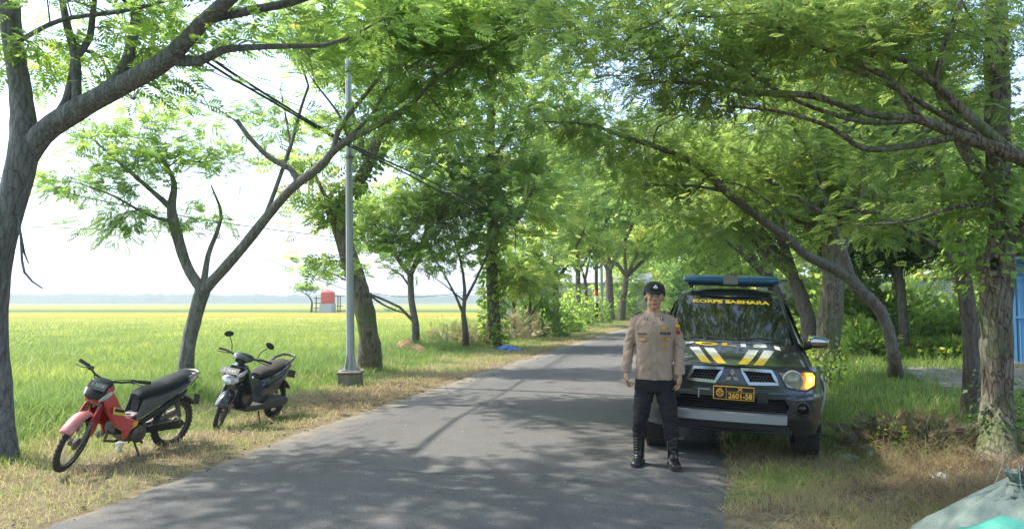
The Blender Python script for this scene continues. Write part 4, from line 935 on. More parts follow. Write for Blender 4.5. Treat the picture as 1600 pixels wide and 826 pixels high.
for s in (-1, 1):
    m = MB(); m.grid([[(s*.845, 1.62, 1.10), (s*.845, 2.42, 1.10)], [(s*.70, 2.12, 1.56), (s*.665, 2.42, 1.61)]]); m.obj('side_window', GLASS, car, smooth=False)
    m = MB(); m.grid([[(s*.845, 2.48, 1.10), (s*.845, 3.30, 1.10)], [(s*.665, 2.48, 1.61), (s*.665, 3.2, 1.61)]]); m.obj('side_window', GLASS, car, smooth=False)
    # mirror
    m = MB(); m.tube([(s*.84, 1.62, 1.12), (s*.92, 1.60, 1.13)], [.04, .03], 10, flat=1.4); mi = m.obj('mirror', BLACKP, car)
    m = MB(); A = []
    for k in range(7):
        u = k/6; x = .90+.20*u; rz_ = .075*(1-.25*u)*(1 if 0 < k < 6 else .6); A.append([(s*x, 1.57+.05*u+.045*cos(a), 1.17+rz_*sin(a)*1.0) for a in np.linspace(0, 2*pi, 15)[:-1]])
    m.loft(A); m.obj('mirror_shell', CHROME, mi)
    # flare
    A = []
    for k in range(19):
        a = radians(10+170*k/18)
        fy = AX1-.02-cos(a)*.47; fz = WZ-.02+sin(a)*.47; gy = AX1-.02-cos(a)*.55; gz_ = WZ-.02+sin(a)*.56
        ix = .885 if fy > .5 else .885-((.5-fy)/.13)**2*.075; ix2 = .895 if gy > .5 else .895-((.5-gy)/.22)**2*.10
        A.append([(s*(ix-.05), fy, fz), (s*(ix+.03), fy, fz), (s*(ix2+.042), (fy+gy)/2, (fz+gz_)/2), (s*(ix2+.02), gy, gz_)])
    m = MB(); m.grid(A); m.obj('wheel_arch_flare', SILVER, car)
    A = []
    for k in range(19):
        a = radians(-8+188*k/18); A.append([(s*(.89), AX2-cos(a)*.47, WZ+sin(a)*.47), (s*.925, AX2-cos(a)*.50, WZ+sin(a)*.50), (s*.895, AX2-cos(a)*.55, WZ+sin(a)*.55)])
    m = MB(); m.grid(A); m.obj('wheel_arch_flare', SILVER, car)
    m = MB()
    for ax_ in (AX1, AX2):
        A = []
        for k in range(11):
            a = radians(180*k/10); A.append([(s*.88, ax_-cos(a)*.48, WZ-.02+sin(a)*.48), (s*.50, ax_-cos(a)*.48, WZ-.02+sin(a)*.48)])
        m.grid(A); m.grid([[(s*.50, ax_-.48, .30), (s*.50, ax_+.48, .30)], [(s*.50, ax_-.48, .86), (s*.50, ax_+.48, .86)]])
    m.obj('wheel_well', DARK, car)
    m = MB(); m.tube([(s*.86, 1.35, .36), (s*.88, 1.5, .34), (s*.88, 3.2, .34), (s*.86, 3.35, .36)], .035, 8); m.obj('side_step', BLACKP, car)
# wheels
def wheel(x, y, first=[None]):
    if first[0] is None:
        e = MB(); prof = []
        for k in range(15):
            a = radians(-100+200*k/14); prof.append((WR-.03+.03*cos(a)**.5 if abs(a) < pi/2 else WR-.06, .125*sin(a)))
        e.lathe([(.22, -.10), (.27, -.122), (.33, -.125), (.36, -.11), (.37, -.07), (.37, .07), (.36, .11), (.33, .125), (.27, .122), (.22, .10)], (0, 0, 0), 'x', 40, closed=True)
        w_ = e.obj('wheel', RUBBER, car)
        g = MB()
        for k in range(44):
            a = 2*pi*k/44
            for xx in (-.085, -.03, .03, .085):
                M1 = Matrix.Rotation(a+(.07 if xx > 0 else 0), 4, 'X') @ Matrix.Translation((xx, 0, .374)); g.box((0, 0, 0), (.046, .034, .012), M=M1)
        g.obj('tread', RUBBER, w_, smooth=False)['kind'] = 'stuff'
        g = MB(); g.lathe([(.225, -.09), (.225, .09), (.20, .095), (.18, .05), (.06, .06), (.05, .075), (.001, .075)], (0, 0, 0), 'x', 30)
        for k in range(6): g.box((0, 0, 0), (.02, .05, .15), M=Matrix.Rotation(k*pi/3, 4, 'X') @ Matrix.Translation((.075, 0, .12)))
        g.obj('rim', SILVER, w_)
        first[0] = w_
    else:
        w_ = first[0].copy(); COL.objects.link(w_); w_.parent = car
        for ch in list(first[0].children): c = ch.copy(); COL.objects.link(c); c.parent = w_
    w_.location = (x, y, WR); w_.rotation_euler = (0, 0, 0 if x > 0 else pi); return w_
for s in (1, -1):
    for y in (AX1, AX2): wheel(s*.775, y)
# light bar on a rack, wipers, bed
m = MB(); m.box((0, 2.42, 1.80), (1.10, .14, .02)); 
for s in (-1, 1): m.box((s*.50, 2.42, 1.775), (.05, .16, .05))
rk = m.obj('light_bar', BLACKP, car, bevel=.005)
for s in (-1, 1):
    A = []
    for x, r in ((.09, .95), (.12, 1), (.38, 1), (.52, .95), (.585, .75), (.615, .35)):
        A.append([(s*x, 2.42+.125*r*np.sign(cos(a))*abs(cos(a))**.7, 1.868+.062*r*np.sign(sin(a))*abs(sin(a))**.7) for a in np.linspace(0, 2*pi, 19)[:-1]])
    m = MB(); m.loft(A); m.obj('blue_dome', BLUEG, rk)
m = MB(); m.box((0, 2.42, 1.865), (.20, .20, .09)); m.obj('speaker_grille', STEEL, rk)
m = MB()
for k in range(9): m.box((-.088+.022*k, 2.42, 1.872), (.010, .225, .115))
m.obj('speaker_fin', STEEL, rk)['kind'] = 'stuff'
m = MB()
for (xa, xb) in ((-.62, -.05), (.02, .62)):
    m.tube([wsp(xa, .02, .02), wsp((xa+xb)/2, .06, .03), wsp(xb, .035, .02)], .008, 6)
m.obj('wiper', BLACKP, car)
m = MB(); A = [[(x, Y0-.06+.10*(abs(x)/.75)**2, hoodz(x, 1.36)-.01), (x, Y0+.05+.15*(abs(x)/.75)**2, Z0-.005)] for x in np.linspace(-.76, .76, 15)]; m.grid(A); m.obj('cowl', BLACKP, car)
m = MB(); m.box((0, 4.95, .78), (1.70, .06, .48)); m.box((0, 4.2, .55), (1.6, 1.5, .05)); m.obj('bed', PAINT, car, bevel=.01)
m = MB(); m.box((0, 2.6, .45), (1.3, 3.9, .18)); m.tube([(-.7, AX2, WZ), (.7, AX2, WZ)], .05, 8); m.tube([(-.7, AX1, WZ-.02), (.7, AX1, WZ-.02)], .035, 8); m.obj('chassis', BLACKP, car)
m = MB(); m.box((0, 5.02, .55), (1.7, .12, .14)); m.obj('rear_bumper', STEEL, car, bevel=.02)
for s in (-1, 1): m = MB(); m.box((s*.83, 4.99, .85), (.10, .05, .30)); m.obj('tail_lamp', RED, car, bevel=.01)
# ================================================================ officer
def remeshed(mb, name, mat, parent, vox, sm=6, disp=None, loc=None):
    me = mb.mesh('tmp', smooth=False); o = bpy.data.objects.new('tmp', me); COL.objects.link(o)
    r = o.modifiers.new('r', 'REMESH'); r.mode = 'VOXEL'; r.voxel_size = vox; r.use_smooth_shade = True
    s = o.modifiers.new('s', 'SMOOTH'); s.factor = .5; s.iterations = sm
    dg = bpy.context.evaluated_depsgraph_get(); dg.update(); m2 = bpy.data.meshes.new_from_object(o.evaluated_get(dg)); bpy.data.objects.remove(o)
    m2.name = name; m2.materials.clear(); m2.materials.append(mat)
    if disp:
        n = len(m2.vertices); co = np.empty(n*3, np.float32); m2.vertices.foreach_get('co', co); co = co.reshape(-1, 3)
        no = np.array([v.normal[:] for v in m2.vertices]); d = np.array([disp(c) for c in co])
        m2.vertices.foreach_set('co', (co+no*d[:, None]).astype(np.float32).ravel())
    m2.polygons.foreach_set('use_smooth', [True]*len(m2.polygons)); m2.update(); return link(name, m2, parent)
def ring(c, rx, ry, n=20, p=2.0, tilt=0):
    a = np.arange(n)*2*pi/n; x = rx*np.sign(np.cos(a))*np.abs(np.cos(a))**(2/p); y = ry*np.sign(np.sin(a))*np.abs(np.sin(a))**(2/p)
    return np.column_stack([c[0]+x, c[1]+y, c[2]+x*tilt])
def skin_mat():
    m, t, b, pos = base('skin'); n = noise_n(t, pos, 30, 4)
    t.links.new(ramp(t, n, [(.3, (.44, .235, .145)), (.7, (.54, .31, .20))]), b.inputs['Base Color']); b.inputs['Roughness'].default_value = .5
    b.inputs['Subsurface Weight'].default_value = .12; b.inputs['Subsurface Radius'].default_value = (.02, .008, .004); return m
SKIN = skin_mat()
SHIRT = M_('khaki_brown_twill', (.36, .258, .19), .85, bump=(28, .35, .01), var=(14, (.42, .31, .235), .35))
TROU = M_('black_cloth', (.011, .010, .011), .9, bump=(30, .4, .008), var=(12, (.020, .016, .016), .3))
BOOT = M_('black_leather', (.012, .012, .012), .25, bump=(60, .3, .004), coat=.3)
HAIR = M_('hair_black', (.012, .010, .009), .6, bump=(200, .5, .002))
CAPM = M_('cap_cloth', (.014, .014, .015), .8, bump=(220, .3, .001))
man = thing('person', 'officer in brown long-sleeved shirt, black trousers and cap standing before the pickup', 'person', (-.515, 7.17, .028), rz=radians(3)); man.scale = (.99, 1, .995)
b = MB()
# legs, trunk, neck
def limb3(mb, pts, rs, n=16): mb.tube(spline(np.column_stack([pts, rs]), .03)[:, :3], spline(np.column_stack([pts, rs]), .03)[:, 3], n)
SH = [(-.185, .005, 1.385), (.185, .005, 1.385)]
HX = [-.125, .128]
FT = [(-.155, .03, .08), (.165, -.03, .08)]
KN = [(-.145, .0, .46), (.15, -.045, .46)]
ARM = [[(-.175, .01, 1.375), (-.238, .04, 1.12), (-.268, -.04, .895)], [(.175, .01, 1.375), (.232, .015, 1.12), (.236, -.055, .88)]]
b.loft([ring((0, .01, .80), .14, .10), ring((0, .01, .95), .15, .105), ring((0, .005, 1.1), .135, .095), ring((0, 0, 1.28), .165, .11), ring((0, .005, 1.38), .15, .08), ring((0, .01, 1.43), .07, .06)])
for i in (0, 1):
    limb3(b, [(HX[i]*.7, .01, .80), (KN[i][0]*.92, FT[i][1]*.5-.005, .46), (FT[i][0], FT[i][1]+.01, .08)], [.075, .045, .035]); limb3(b, ARM[i], [.048, .038, .027])
limb3(b, [(0, .015, 1.40), (0, .0, 1.475), (.004, -.005, 1.54)], [.068, .062, .062])
# head: skull, jaw, nose, brow, cheeks, ears
hd = Matrix.Translation((.006, -.014, 1.583)) @ Matrix.Scale(1.09, 4) @ Matrix.Rotation(radians(5), 4, 'Z') @ Matrix.Rotation(radians(3), 4, 'Y')
b.ell((0, .008, .03), (.078, .096, .095), 20, 14, M=hd); b.ell((0, -.022, -.035), (.060, .066, .072), 18, 12, M=hd); b.ell((0, -.050, -.083), (.032, .030, .026), 14, 10, M=hd)
b.loft([ring((0, -.075, .022), .009, .010, 10), ring((0, -.092, -.005), .011, .013, 10), ring((0, -.100, -.022), .016, .016, 10), ring((0, -.085, -.033), .014, .012, 10)], M=hd)
b.ell((0, -.070, .028), (.052, .020, .012), 14, 8, M=hd)
for s in (-1, 1):
    b.ell((s*.038, -.062, -.015), (.022, .020, .020), 12, 8, M=hd)
    b.ell((s*.080, .008, -.005), (.010, .020, .033), 10, 10, M=hd); b.ell((s*.014, -.092, -.026), (.009, .010, .008), 8, 6, M=hd)
b.ell((0, -.086, -.052), (.024, .008, .006), 12, 6, M=hd); b.ell((0, -.083, -.063), (.021, .009, .006), 12, 6, M=hd)
# hands
def hand(mb, s, wrist):
    w0 = np.array(wrist); out = np.array([s, 0, 0])
    # palm faces the thigh; back of the hand outwards
    mb.loft([ring(w0+[0, 0, .02], .024, .029, 14), ring(w0+[0, 0, -.02], .020, .033, 14, 2.6), ring(w0+[s*.004, -.004, -.06], .018, .042, 14, 3), ring(w0+[s*.002, -.006, -.09], .016, .042, 14, 3), ring(w0+[0, -.006, -.10], .012, .038, 14)])
    for k, (dy, L) in enumerate([(-.035, .070), (-.012, .080), (.011, .074), (.032, .058)]):
        p0 = w0+[0, dy, -.088]; curl = .010+.009*k
        pts = [p0, p0+[-s*curl*.3, -.002, -L*.45], p0+[-s*curl*1.2, -.002, -L*.75], p0+[-s*curl*2.4, 0, -L*.95]]
        limb3(mb, pts, [.0095, .009, .008, .007], 8)
    limb3(mb, [w0+[-s*.004, -.028, -.025], w0+[-s*.012, -.052, -.055], w0+[-s*.018, -.058, -.085], w0+[-s*.020, -.056, -.105]], [.014, .0125, .011, .008], 8)
for i, s in ((0, -1), (1, 1)): hand(b, s, np.array(ARM[i][2])+[0, 0, -.01])
remeshed(b, 'body', SKIN, man, .0058, 3)
# shirt
b = MB()
b.loft([ring((.0, .012, .800), .190, .128, 24, 2.5), ring((0, .01, .86), .183, .13, 24, 2.5), ring((0, .0, .98), .172, .132, 24, 2.5), ring((0, -.004, 1.10), .172, .130, 24, 2.5), ring((0, -.004, 1.22), .182, .132, 24, 2.5), ring((0, .0, 1.32), .186, .122, 24, 2.6), ring((0, .006, 1.385), .165, .095, 24, 2.4), ring((0, .012, 1.43), .115, .075, 24), ring((0, .014, 1.452), .072, .064, 24)])
for i in (0, 1):
    a = ARM[i]; s = (-1, 1)[i]
    limb3(b, [(s*.11, .008, 1.385), (s*.152, .008, 1.362), (s*.190, .012, 1.27), (a[1][0], a[1][1], 1.12), ((a[1][0]+a[2][0])/2, (a[1][1]+a[2][1])/2-.004, 1.0), (a[2][0], a[2][1], a[2][2]-.02)], [.054, .057, .057, .054, .050, .045], 18)
def shirt_d(c):
    x, y, z = c; d = .006*noise.noise(Vector((x*9, y*9, z*5)))
    arm = abs(x) > .2
    d += (.007 if arm else .0055)*noise.noise(Vector((x*14+3, y*14, z*(30 if arm else 16)+abs(x)*22)))*1.4
    if not arm: d += .005*max(0, 1-abs(z-.92)/.12)*noise.noise(Vector((x*16, 2, z*22)))
    return d
remeshed(b, 'shirt', SHIRT, man, .0075, 5, shirt_d)
shirt = [o for o in man.children if o.name.startswith('shirt')][0]
def tfront(x, z):   # front of the shirt
    hw = float(np.interp(z, [.8, .98, 1.10, 1.22, 1.32, 1.385, 1.43], [.190, .172, .172, .182, .186, .165, .115])); hy = float(np.interp(z, [.8, .98, 1.10, 1.22, 1.32, 1.385, 1.43], [.128, .132, .130, .132, .122, .095, .075])); cy = float(np.interp(z, [.8, .98, 1.22, 1.32, 1.43], [.012, 0, -.004, 0, .012]))
    return cy-hy*max(.05, 1-abs(x/hw)**2.5)**(1/2.5)
def patch(name, poly, mat, thick=.005, off=.003, par=shirt, cut=4):
    """a flat cloth or metal piece laid on the chest"""
    P_ = []
    for i in range(len(poly)):
        a, c = np.array(poly[i]), np.array(poly[(i+1) % len(poly)])
        for k in range(cut): P_.append(a+(c-a)*k/cut)
    m = MB(); f = [(x, tfront(x, z)-off, z) for x, z in P_]; r = [(x, tfront(x, z)-off-thick, z) for x, z in P_]
    m.loft([f, r]); return m.obj(name, mat, par, smooth=False)
rect = lambda cx, cz, w_, h_: [(cx-w_/2, cz-h_/2), (cx+w_/2, cz-h_/2), (cx+w_/2, cz+h_/2), (cx-w_/2, cz+h_/2)]
m = MB(); A = [[(-.019, tfront(-.019, z)-.005, z), (.019, tfront(.019, z)-.005, z), (.019, tfront(.019, z)-.0, z)] for z in np.linspace(.80, 1.38, 16)]; m.grid(A); m.obj('placket', SHIRT, shirt, ang=20)
for cx in (-.105, .105):
    patch('pocket', rect(cx, 1.155, .105, .115), SHIRT, .004); patch('pocket_flap', [(cx-.055, 1.215), (cx-.055, 1.175), (cx, 1.165), (cx+.055, 1.175), (cx+.055, 1.215)], SHIRT, .007)
for z in np.linspace(.86, 1.34, 6):
    m = MB(); m.lathe([(.006, 0), (.005, -.003), (.001, -.003)], (.0, tfront(0, z)-.006, z), 'y', 10); m.obj('button', M_('button_brown', (.10, .07, .05), .4) if z < .87 else bpy.data.materials['button_brown'], shirt)
DKT = M_('badge_black', (.02, .018, .018), .6); GLD = M_('badge_gold', (.65, .36, .06), .35, .6); SLV = M_('badge_silver', (.7, .7, .7), .3, .8); REDB = M_('patch_red', (.35, .05, .03), .7)
place_text('name_tape', 'MISARA', .026, lambda x, y: (-.108+x, tfront(-.108+x, 1.235+y)-.008, 1.235+y), DKT, shirt, .04, 1.05)
place_text('service_tape', 'POLRI', .033, lambda x, y: (.108+x, tfront(.108+x, 1.24+y)-.008, 1.24+y), DKT, shirt, .05, 1.15)
patch('breast_badge', [(.10, 1.30), (.065, 1.29), (.085, 1.278), (.105, 1.272), (.13, 1.278), (.155, 1.29), (.115, 1.30), (.108, 1.312)], GLD, .004, .005)
patch('breast_badge', [(.055, 1.193), (.105, 1.20), (.155, 1.193), (.14, 1.178), (.105, 1.185), (.07, 1.178)], GLD, .004, .012)
m = MB(); m.torus((.105, tfront(.105, 1.125)-.011, 1.125), .018, .006, 'y', 16, 6); m.ell((.105, tfront(.105, 1.125)-.011, 1.125), (.008, .004, .008), 8, 6); m.obj('breast_badge', GLD, shirt)
patch('breast_badge', rect(-.105, 1.185, .045, .022), GLD, .004, .012)
for s in (-1, 1):
    m = MB(); m.grid([[(s*.02, -.088, 1.375), (s*.085, -.075, 1.405), (s*.085, .01, 1.450)], [(s*.045, -.088, 1.335), (s*.098, -.085, 1.368), (s*.112, .01, 1.438)]]); c_ = m.obj('collar', SHIRT, shirt, fix=False); so_ = c_.modifiers.new('s', 'SOLIDIFY'); so_.thickness = .006
    m = MB(); m.box((s*.072, -.092, 1.375), (.03, .006, .02), rz=s*.2); m.obj('collar_badge', DKT, shirt); m = MB(); m.ell((s*.072, -.097, 1.376), (.008, .003, .006), 8, 6); m.obj('collar_pin', SLV, shirt)
    m = MB(); m.loft([[(s*.10, -.028, 1.452), (s*.10, .035, 1.452), (s*.10, .035, 1.460), (s*.10, -.028, 1.460)], [(s*.178, -.03, 1.414), (s*.178, .035, 1.414), (s*.178, .035, 1.424), (s*.178, -.03, 1.424)]]); m.obj('epaulette', DKT, shirt, bevel=.003)
    a = ARM[(0, 1)[s > 0]][2]; m = MB(); m.tube([(a[0], a[1]-.001, a[2]-.022), (a[0]-s*.003, a[1], a[2]+.045)], [.050, .0515], 18); m.obj('cuff', SHIRT, shirt)
m = MB(); c = np.array([.262, -.052, 1.31]); m.ell((.214, -.036, 1.305), (.035, .016, .030), 12, 8, rot=Matrix.Rotation(radians(35), 3, 'Z').transposed()); m.obj('sleeve_patch', GLD, shirt)
m = MB(); m.ell((.224, -.034, 1.252), (.030, .016, .022), 12, 8, rot=Matrix.Rotation(radians(35), 3, 'Z').transposed()); m.obj('sleeve_patch', REDB, shirt)
# trousers: one piece, bloused over the boots
b = MB()
b.loft([ring((0, .01, .68), .165, .105, 22, 2.4), ring((0, .01, .76), .178, .118, 22, 2.5), ring((0, .01, .86), .170, .115, 22, 2.4), ring((0, .01, .92), .16, .11, 22)])
for i, s in ((0, -1), (1, 1)):
    limb3(b, [(s*.088, .01, .80), (s*.100, .005, .66), (KN[i][0]*.90, -.02, .46), (KN[i][0]*.98, FT[i][1]*.8-.002, .33), (FT[i][0], FT[i][1], .255)], [.100, .094, .077, .076, .070], 18)
    b.ell((s*.185, .01, .50), (.028, .055, .085), 14, 10)
def tr_d(c):
    x, y, z = c; k = max(0, min(1, (.62-z)/.2)); return .008*noise.noise(Vector((x*8, y*8, z*10)))+(.006+.010*k)*noise.noise(Vector((x*10+7, y*10, z*26)))
remeshed(b, 'trousers', TROU, man, .0085, 4, tr_d)
for i, s in ((0, -1), (1, 1)):
    f = np.array(FT[i]); fx = f[0]; yaw = radians(9)*s; Mf = Matrix.Translation((fx, f[1], 0)) @ Matrix.Rotation(yaw*1.0, 4, 'Z')
    b = MB(); b.loft([ring((0, .0, .27), .060, .066), ring((0, .0, .18), .055, .064), ring((0, .0, .11), .052, .068), ring((0, -.0, .06), .052, .076)], M=Mf)
    rg = []
    for (y, wx, hz) in ((.075, .030, .05), (.055, .044, .085), (0, .047, .10), (-.05, .047, .085), (-.10, .051, .062), (-.15, .052, .052), (-.185, .042, .044), (-.205, .022, .030)):
        a = np.arange(16)*2*pi/16; rg.append([(wx*np.sign(cos(t))*abs(cos(t))**.75, y, max(.004, hz/2+.004+hz/2*np.sign(sin(t))*abs(sin(t))**.8)) for t in a])
    b.loft(rg, M=Mf); bt = remeshed(b, 'boot', BOOT, man, .007, 4, lambda c: .003*noise.noise(Vector((c[0]*20, c[1]*20, c[2]*40))))
    m = MB(); m.loft([[(x*1.08, y*1.0-.065+.0, z) for x, y in [(.035, .145), (.048, .10), (.046, 0), (.052, -.07), (.036, -.128), (0, -.148), (-.036, -.128), (-.052, -.07), (-.046, 0), (-.048, .10), (-.035, .145)]] for z in (0.0, .022)], M=Mf); m.obj('sole', RUBBER, bt)
    m = MB()
    for k in range(6): z = .12+.024*k; yv = -.075+.0*k if k > 0 else -.09; m.tube([(-.025, yv-(.0), z), (0, yv-.008, z+.004), (.025, yv, z)], .0035, 5, M=Mf)
    m.obj('lace', BOOT, bt)
# cap, hair, face
b = MB(); b.ell((0, .022, .035), (.083, .094, .085), 22, 14, M=hd); v = b.v[0]; 
Vh = (np.array(v)-np.array(hd)[:3, 3]) @ np.array(hd)[:3, :3]; keep = Vh[:, 2]-.6*(Vh[:, 1]) ; 
Vh[:, 1] = np.where((Vh[:, 2] < .06) & (Vh[:, 1] < -.02), Vh[:, 1]*.3, Vh[:, 1]); Vh[:, 2] = np.maximum(Vh[:, 2], -.045)
b.v[0] = Vh @ np.array(hd)[:3, :3].T + np.array(hd)[:3, 3]; b.obj('hair', HAIR, man)
m = MB()
m.loft([ring((0, .004, .035), .087, .105, 26), ring((0, .004, .060), .088, .107, 26), ring((0, .006, .088), .087, .103, 26, 2.1), ring((0, .012, .108), .078, .090, 26), ring((0, .016, .120), .055, .064, 26), ring((0, .016, .126), .015, .018, 26)], M=hd); cp = m.obj('cap', CAPM, man)
A = []
for k in range(13):
    a = radians(-68+136*k/12); A.append([(.086*sin(a), .002-.104*cos(a), .047), (.086*sin(a)*1.0, .0-.150*cos(a)**.8 if cos(a) > 0 else 0, .030-.004*0 + .010*abs(sin(a)))])
m = MB(); m.grid(A, M=hd); pk = m.obj('peak', CAPM, cp, fix=False); s_ = pk.modifiers.new('s', 'SOLIDIFY'); s_.thickness = .005
m = MB(); m.ell((0, -.103, .083), (.019, .006, .014), 12, 8, M=hd); m.loft([ring((0, -.103, .090), .008, .005, 8), ring((0, -.103, .105), .004, .004, 8)], M=hd); m.obj('cap_badge', SLV, cp)
EYEW = M_('eye_white', (.5, .47, .43), .3); IRIS = M_('eye_dark', (.02, .012, .01), .2); LIP = M_('lips', (.26, .09, .07), .5)
for s in (-1, 1):
    m = MB(); m.ell((s*.031, -.079, .006), (.013, .008, .0055), 12, 8, M=hd); e = m.obj('eye', EYEW, man); m = MB(); m.ell((s*.031+.002, -.0865, .006), (.0055, .002, .005), 10, 6, M=hd); m.obj('iris', IRIS, e)
    m = MB(); m.tube([(s*.014, -.091, .021), (s*.032, -.088, .026), (s*.050, -.074, .021)], [.003, .0038, .002], 6, M=hd); m.obj('eyebrow', HAIR, man)
m = MB(); m.tube([(-.024, -.085, -.055), (-.01, -.094, -.053), (.01, -.094, -.053), (.024, -.085, -.055)], [.0015, .0022, .0022, .0015], 6, M=hd); m.tube([(-.02, -.084, -.061), (0, -.092, -.063), (.02, -.084, -.061)], [.002, .0045, .002], 6, M=hd); m.obj('mouth', LIP, man)

# ================================================================ motorcycles
REDP = M_('red_paint', (.50, .022, .02), .3, coat=.8, var=(6, (.62, .06, .05), .3))
FADE = M_('faded_silver', (.50, .46, .47), .4, coat=.3, var=(9, (.62, .45, .45), .2))
SEAT = M_('black_vinyl', (.016, .019, .020), .72, spec=.25, bump=(60, .15, .002), var=(5, (.032, .035, .036), .3))
SEATB = M_('dusty_vinyl', (.035, .030, .028), .75, spec=.25, var=(7, (.065, .055, .048), .3))
GPL = M_('dusty_plastic', (.05, .052, .05), .6, var=(8, (.10, .098, .088), .3))
GPL2 = M_('grey_plastic', (.07, .073, .072), .55, var=(8, (.12, .12, .115), .3))
ENG = M_('engine_alloy', (.22, .20, .17), .55, .7, var=(18, (.08, .07, .06), .25))
BLKM = M_('black_metal', (.02, .02, .021), .45, .3)
RUST = M_('dirty_steel', (.20, .18, .155), .55, .7)
SCOOT = M_('black_gloss', (.016, .02, .026), .18, coat=1.0, var=(5, (.03, .035, .045), .3))
CLR = M_('clear_lens', (.55, .56, .56), .1, .3, coat=1)
def bikewheel(par, c, R, tw_, M=None, spokes=18, rimmat=STEEL, cast=False, tread=True):
    m = MB(); pr = [(R-tw_*1.0+tw_*1.0*cos(a), tw_*.62*sin(a)) for a in np.linspace(-2.2, 2.2, 11)]
    m.lathe([(R-tw_*1.0+tw_*cos(a), tw_*.62*sin(a)) for a in np.linspace(0, 2*pi, 13)[:-1]], c, 'x', 44, M=M, closed=True)
    w_ = m.obj('wheel', RUBBER, par)
    m = MB()
    if tread:
        for k in range(40):
            a = 2*pi*k/40
            for s in (-1, 1): m.box((0, 0, 0), (tw_*.35, .014, .008), M=(M or Matrix()) @ Matrix.Translation(c) @ Matrix.Rotation(a+.06*s, 4, 'X') @ Matrix.Translation((s*tw_*.25, 0, R-.004)))
        m.obj('tread', RUBBER, w_, smooth=False)['kind'] = 'stuff'
    m = MB(); r0 = R-tw_*1.7; m.lathe([(r0+.010, -.020), (r0-.006, -.016), (r0-.006, .016), (r0+.010, .020), (r0+.004, 0)], c, 'x', 44, M=M, closed=True); m.obj('rim', rimmat, w_)
    m = MB()
    if cast:
        for k in range(cast):
            a = 2*pi*k/cast; m.box((0, 0, 0), (.025, .028, r0-.03), M=(M or Matrix()) @ Matrix.Translation(c) @ Matrix.Rotation(a, 4, 'X') @ Matrix.Translation((0, 0, r0/2+.01)))
    else:
        for k in range(spokes):
            a = 2*pi*k/spokes; s = (-1, 1)[k % 2]; b_ = a+.5*(1 if (k//2) % 2 else -1)
            m.tube([(c[0]+s*.025, c[1]+.03*cos(a), c[2]+.03*sin(a)), (c[0], c[1]+r0*cos(b_), c[2]+r0*sin(b_))], .0022, 4, M=M)
    m.obj('spoke', rimmat, w_)['kind'] = 'stuff'
    m = MB(); m.lathe([(.001, -.05), (.02, -.05), (.035, -.035), (.03, 0), (.06, .02), (.06, .035), (.02, .05), (.001, .05)], c, 'x', 20, M=M); m.obj('hub', RUST, w_)
    return w_
def profile(mb, secs, M=None, n=16, p=2.4):
    """loft of (y, z, half width, half height) sections along the bike"""
    R_ = []
    for s in secs:
        a = np.arange(n)*2*pi/n; R_.append(np.column_stack([(s[4] if len(s) > 4 else 0)+s[2]*np.sign(np.cos(a))*np.abs(np.cos(a))**(2/p), np.full(n, s[0]), s[1]+s[3]*np.sign(np.sin(a))*np.abs(np.sin(a))**(2/p)]))
    mb.loft(R_, M=M)
# ---- red underbone
f, r = G(103, 734), G(268, 692); mid = (f+r)/2; dirv = r-f
bk = thing('motorcycle', 'red underbone motorcycle with a long black seat, leaning on its stand beside the trees', 'motorcycle', (-5.69, 6.19, float(hgt(-5.67, 6.17))))
bk.rotation_euler = (0, radians(10), radians(-3)); bk.scale = (.95, 1.0, .94)
R1 = .288; fy_, ry_ = -.62, .60
ax = Vector((0, .42, .91)).normalized(); H = Vector((0, -.40, .74))
ST = Matrix.Translation(H) @ Matrix.Rotation(radians(26), 4, ax) @ Matrix.Translation(-H)
bikewheel(bk, (0, fy_, R1), R1, .038, ST, rimmat=RUST); bikewheel(bk, (0, ry_, R1), R1, .042, rimmat=RUST)
m = MB()
for s in (-1, 1): m.tube([(s*.062, fy_, R1), (s*.062, -.50, .56), (s*.055, -.45, .66)], [.017, .019, .018], 10, M=ST)
m.box((0, -.445, .665), (.15, .05, .03), M=ST); m.tube([(0, -.46, .62), (0, -.385, .84)], .018, 10, M=ST); m.obj('fork', RUST, bk)
def fender(mb, cy, cz, rad, a0, a1, wid, M=None, k=16, drop=.03):
    A = []
    for i in range(k):
        a = radians(a0+(a1-a0)*i/(k-1)); A.append([(u*wid, cy-(rad-drop*abs(u)**2.0)*cos(a), cz+(rad-drop*abs(u)**2)*sin(a)) for u in (-1, -.8, -.4, 0, .4, .8, 1)])
    mb.grid(A, M=M)
m = MB(); fender(m, fy_, R1, R1+.035, 35, 110, .062, ST); ff = m.obj('front_fender', M_('red_pink_sheen', (.46, .09, .085), .35, coat=.5, var=(6, (.52, .24, .24), .2)), bk, fix=False); s_ = ff.modifiers.new('s', 'SOLIDIFY'); s_.thickness = .005  # pink mixed into the red paints the reflection on the fender top
m = MB()
for s in (-1, 1): m.prism([(-.60, .52), (-.50, .66), (-.42, .66), (-.40, .50), (-.43, .33), (-.47, .33), (-.50, .50)], s*.060, s*.078, M=ST)
m.obj('fork_cover', REDP, bk, bevel=.008)
m = MB(); fender(m, fy_, R1, R1+.03, 110, 160, .05, ST, 8); m.obj('mud_flap', BLACKP, bk, fix=False)
